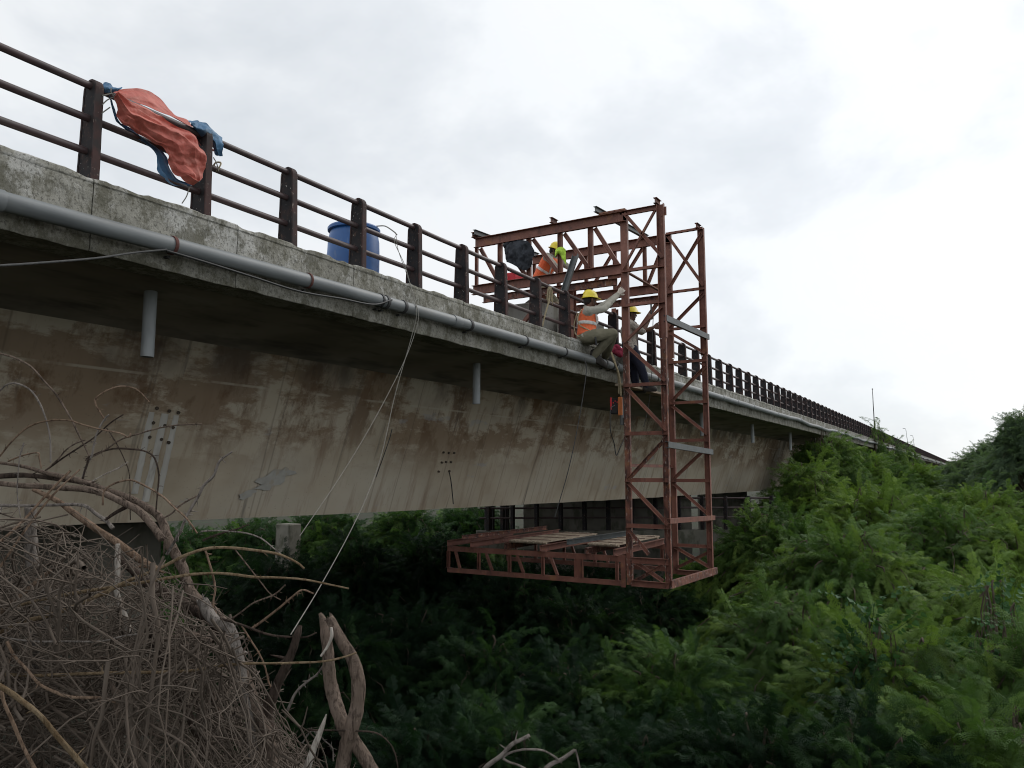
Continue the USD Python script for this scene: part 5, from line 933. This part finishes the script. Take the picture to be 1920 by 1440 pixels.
branch('dead_twig', 'arching side shoot of the pale branch at the bottom centre', a5([(650, 1362), (700, 1330), (790, 1305), (880, 1302), (960, 1312), (1040, 1355), (1090, 1400)]), [2.5, 2, 2, 1.6], 2.3, 'bark_grey', seed=36, cat='dead twig')
branch('dead_twig', 'short low shoot under the arching one at the bottom centre', a5([(650, 1366), (700, 1395), (760, 1415), (830, 1450)]), [2.4, 2, 1.8], 2.3, 'bark_grey', seed=37, cat='dead twig')
branch(D, 'second pale branch at the bottom, right of the centre', a5([(940, 1480), (1010, 1415), (1100, 1370), (1190, 1305)]), [4.5, 4, 3.2], 2.3, 'bark_grey', seed=38, thorn=2)
branch('dead_twig', 'short broken twig hanging from the second pale branch', a5([(1195, 1305), (1212, 1360), (1230, 1450)]), [2, 1.8, 1.6], 2.3, 'bark_grey', seed=39, cat='dead twig')
W = 'dead_twig'
for i, (lb_, pts, r, dd) in enumerate((
  ('long bare twig curving down across the girder from the left edge', [(-20, 655)] + a1([(0, 90), (110, 125), (230, 190), (330, 300), (420, 400), (520, 560), (600, 720), (670, 860)]), [1.8, 1.8, 1.6], 2.9),
  ('twig dropping from the end of the long curving one', a1([(670, 860), (655, 920), (640, 960), (622, 1030)]), [1.8, 1.6], 2.92),
  ('hooped twig at the left edge below the long curving one', [(-15, 745)] + a1([(0, 370), (50, 325), (120, 315), (220, 360), (290, 450), (340, 570), (375, 720), (380, 910)]), [1.6, 1.7, 1.5], 2.85),
  ('low hooped twig crossing the girder to the right', [(-15, 870)] + a1([(0, 860), (80, 760), (200, 650), (330, 600), (500, 590), (620, 625), (760, 662), (900, 690), (960, 720), (980, 690)]), [1.7, 1.6, 1.3], 2.85),
  ('thin twig fanning up left of the forked one', a1([(340, 970), (430, 890), (490, 820), (560, 770), (640, 740)]), [1.6, 1.2], 2.95),
  ('thin straight twig fanning up right of it', a1([(360, 955), (480, 870), (620, 780), (720, 710), (830, 610), (925, 548)]), [1.8, 1.2], 2.95),
  ('dark zigzag twig standing upright', a1([(620, 1030), (650, 930), (690, 850), (712, 740), (740, 660), (780, 590), (815, 550)]), [2.2, 2, 1.5], 2.95),
  ('sickle-shaped twig top curling over', a1([(780, 578), (745, 520), (718, 470), (720, 425), (800, 372), (900, 338), (1000, 350), (1060, 390), (1118, 455)]), [1.7, 1.6, 1.2], 2.95),
  ('long slender twig pointing right across the mortar strips', a1([(640, 893), (780, 820), (900, 740), (1050, 690), (1200, 650), (1350, 625), (1512, 620)]), [1.6, 1.5, 1.2], 3.0),
  ('twig arching over and dropping in front of the mortar strips', a1([(650, 882), (740, 835), (860, 805), (1000, 810), (1100, 830), (1160, 880), (1190, 1000), (1180, 1150), (1170, 1280)]), [1.6, 1.7, 1.5], 3.0),
  ('stout bare twig pointing up right of the mortar strips', a1([(1742, 828), (1680, 870), (1640, 910), (1600, 1010), (1530, 1080), (1490, 1160), (1430, 1260), (1390, 1330), (1350, 1430), (1250, 1600)]), [1.5, 2.5, 2.8, 2.8, 3], 3.05),
  ('wavy twig sagging from left to right below the mortar strips', a1([(770, 1230), (780, 1130), (850, 1070), (970, 1040), (1060, 1070), (1200, 1150), (1310, 1250), (1400, 1330), (1480, 1440)]), [1.8, 1.8, 1.6], 3.0),
  ('pale peeled twig above the thick limbs', a1([(690, 1050), (800, 990), (880, 955), (960, 905)]), [1.2, 1.4, 1], 2.95),
  ('fine twig hanging straight down beside the mortar strips', a1([(800, 650), (870, 760), (930, 880), (970, 1000), (975, 1200), (978, 1340)]), [1.0, .9], 3.05),
  ('fine twig standing at the far left', a1([(180, 760), (150, 860), (135, 1000), (130, 1150), (155, 1330)]), [1.2, 1.0], 2.85),
  ('twig bent into an elbow at the left', a1([(60, 900), (120, 875), (200, 848), (285, 838), (295, 880), (310, 955)]), [1.5, 1.3], 2.9),
  ('thin branched twig leaning to the lower right of the girder', a1([(1220, 1330), (1290, 1290), (1340, 1240), (1420, 1190), (1490, 1155)]), [1.6, 1.4], 3.05),
  ('fine twig sweeping up over the gully at the right of the heap', a4([(0, 160), (60, 135), (140, 110), (200, 95), (258, 70)]), [2.2, 1.8, 1.2], 3.1),
  ('twig bent downward over the gully', a4([(-10, 110), (100, 105), (240, 118), (330, 150), (400, 205), (470, 260), (520, 280)]), [1.5, 1.2], 3.1),
  ('slim twig reaching right with a hooked tip', a4([(270, 660), (340, 610), (430, 540), (500, 480), (560, 440), (625, 460)]), [2.5, 2.2, 1.5], 2.95),
  ('slim twig under the hooked one', a4([(150, 610), (220, 560), (290, 510), (400, 465), (465, 410)]), [1.8, 1.3], 2.95),
  ('nearly level twig pointing at the crossing pair', a4([(100, 598), (230, 640), (370, 690), (500, 705), (580, 705), (640, 680)]), [2.5, 2.2, 1.6], 2.9),
  ('twig curling up to the crossing pair', a4([(470, 1130), (520, 1020), (580, 960), (640, 915), (685, 855)]), [2.6, 2.2, 1.6], 2.75),
  ('twig hanging through the right of the heap', a4([(10, 200), (50, 330), (70, 430), (60, 520), (85, 600)]), [2, 1.8], 2.95),
  ('long thin twig falling across the right of the heap', a4([(180, 210), (260, 310), (330, 400), (380, 460), (440, 495)]), [1.2, 1.0], 3.0),
  ('twig arching low over the bottom right of the heap', a4([(600, 1225), (740, 1228), (880, 1232), (980, 1245), (1050, 1300), (1085, 1370), (1100, 1450)]), [1.8, 1.6, 1.2], 2.6),
  ('twig drooping in the lower right of the heap', a4([(560, 1300), (620, 1230), (690, 1290), (730, 1330), (735, 1400)]), [1.6, 1.4], 2.65),
  ('twig running down in the right of the heap', a4([(220, 640), (270, 720), (320, 800), (350, 870), (372, 960), (400, 1010)]), [1.8, 1.6], 2.9),
)):
    branch(W, lb_, pts, r, dd, ('bark', 'bark_dark', 'bark_grey', 'bark_tan')[i % 4] if i not in (12,) else 'split_wood', cat='dead twig', n=6, seed=60 + i, thorn=14)
# the mass of the heap
def heap_top(u, v0=0): return np.interp(u, [-400, 0, 120, 250, 330, 420, 480, 560, 640], [930, 955, 985, 1010, 1060, 1130, 1230, 1370, 1500])
rg = np.random.default_rng(77); hp = MB(); n_made = 0
while n_made < 2500: # fans of twigs: the ends of cut thorn branches thrown on one another
    d = rg.uniform(2.35, 3.75); u = rg.uniform(-330, 590); top = heap_top(u) - 15 * (rg.random() < .1)
    p0 = at(u, top + (1570 - top) * rg.random() ** .9, d=d)
    az = rg.uniform(0, 2 * np.pi); el = rg.normal(.1, .45) + (0 if rg.random() < .35 else rg.choice([-1, 1]) * rg.uniform(.4, 1.2)); base = np.array([math.cos(az) * math.cos(el), math.sin(az) * math.cos(el), math.sin(el)])
    curl = rg.normal(0, .10, 3); rb = .0021 + .0026 * rg.random() ** 1.5
    for q in range(int(rg.integers(3, 13))):
        p = p0 + rg.normal(0, .045, 3); L = rg.uniform(.18, .85) * (1.4 if rg.random() < .12 else 1); dr_ = base + rg.normal(0, .26, 3); dr_ /= np.linalg.norm(dr_); k = 7; c = [p]; w = curl + rg.normal(0, .06, 3)
        for _ in range(k): dr_ = dr_ + w + rg.normal(0, .17, 3); dr_ /= np.linalg.norm(dr_); c.append(c[-1] + dr_ * L / k)
        c = np.array(c); bad = False
        for e_ in (c[-1], c[3], c[0]):
            e = RT @ e_, UP @ e_, FW @ e_; bad |= e[2] < 2.1 or CY - FPX * e[1] / e[2] < heap_top(CX + FPX * e[0] / e[2]) - 30 * rg.random()
        if bad: continue
        r = rb * rg.uniform(.7, 1.3) * (2.5 if rg.random() < .06 else 1)
        hp.add(*tube(c, np.linspace(r, r * .5, len(c)), 5 if r > .004 else 4, caps=False)); n_made += 1
        for _ in range(rg.integers(0, 4)):
            i = rg.integers(1, k); dv = (c[i] - c[i - 1]) / np.linalg.norm(c[i] - c[i - 1]) * .8 + rg.normal(0, .6, 3); dv /= np.linalg.norm(dv); l2 = rg.uniform(.02, .2)
            hp.add(*tube([c[i], c[i] + dv * l2 * .5 + rg.normal(0, .006, 3), c[i] + dv * l2 + rg.normal(0, .012, 3)], [r * .65, r * .5, r * .25], 4, caps=False))
tag(obj('twig_heap', hp.mesh(), M['twig'], None, smooth=True), 'tangled heap of dead thorny twigs on the bank', kind='stuff')
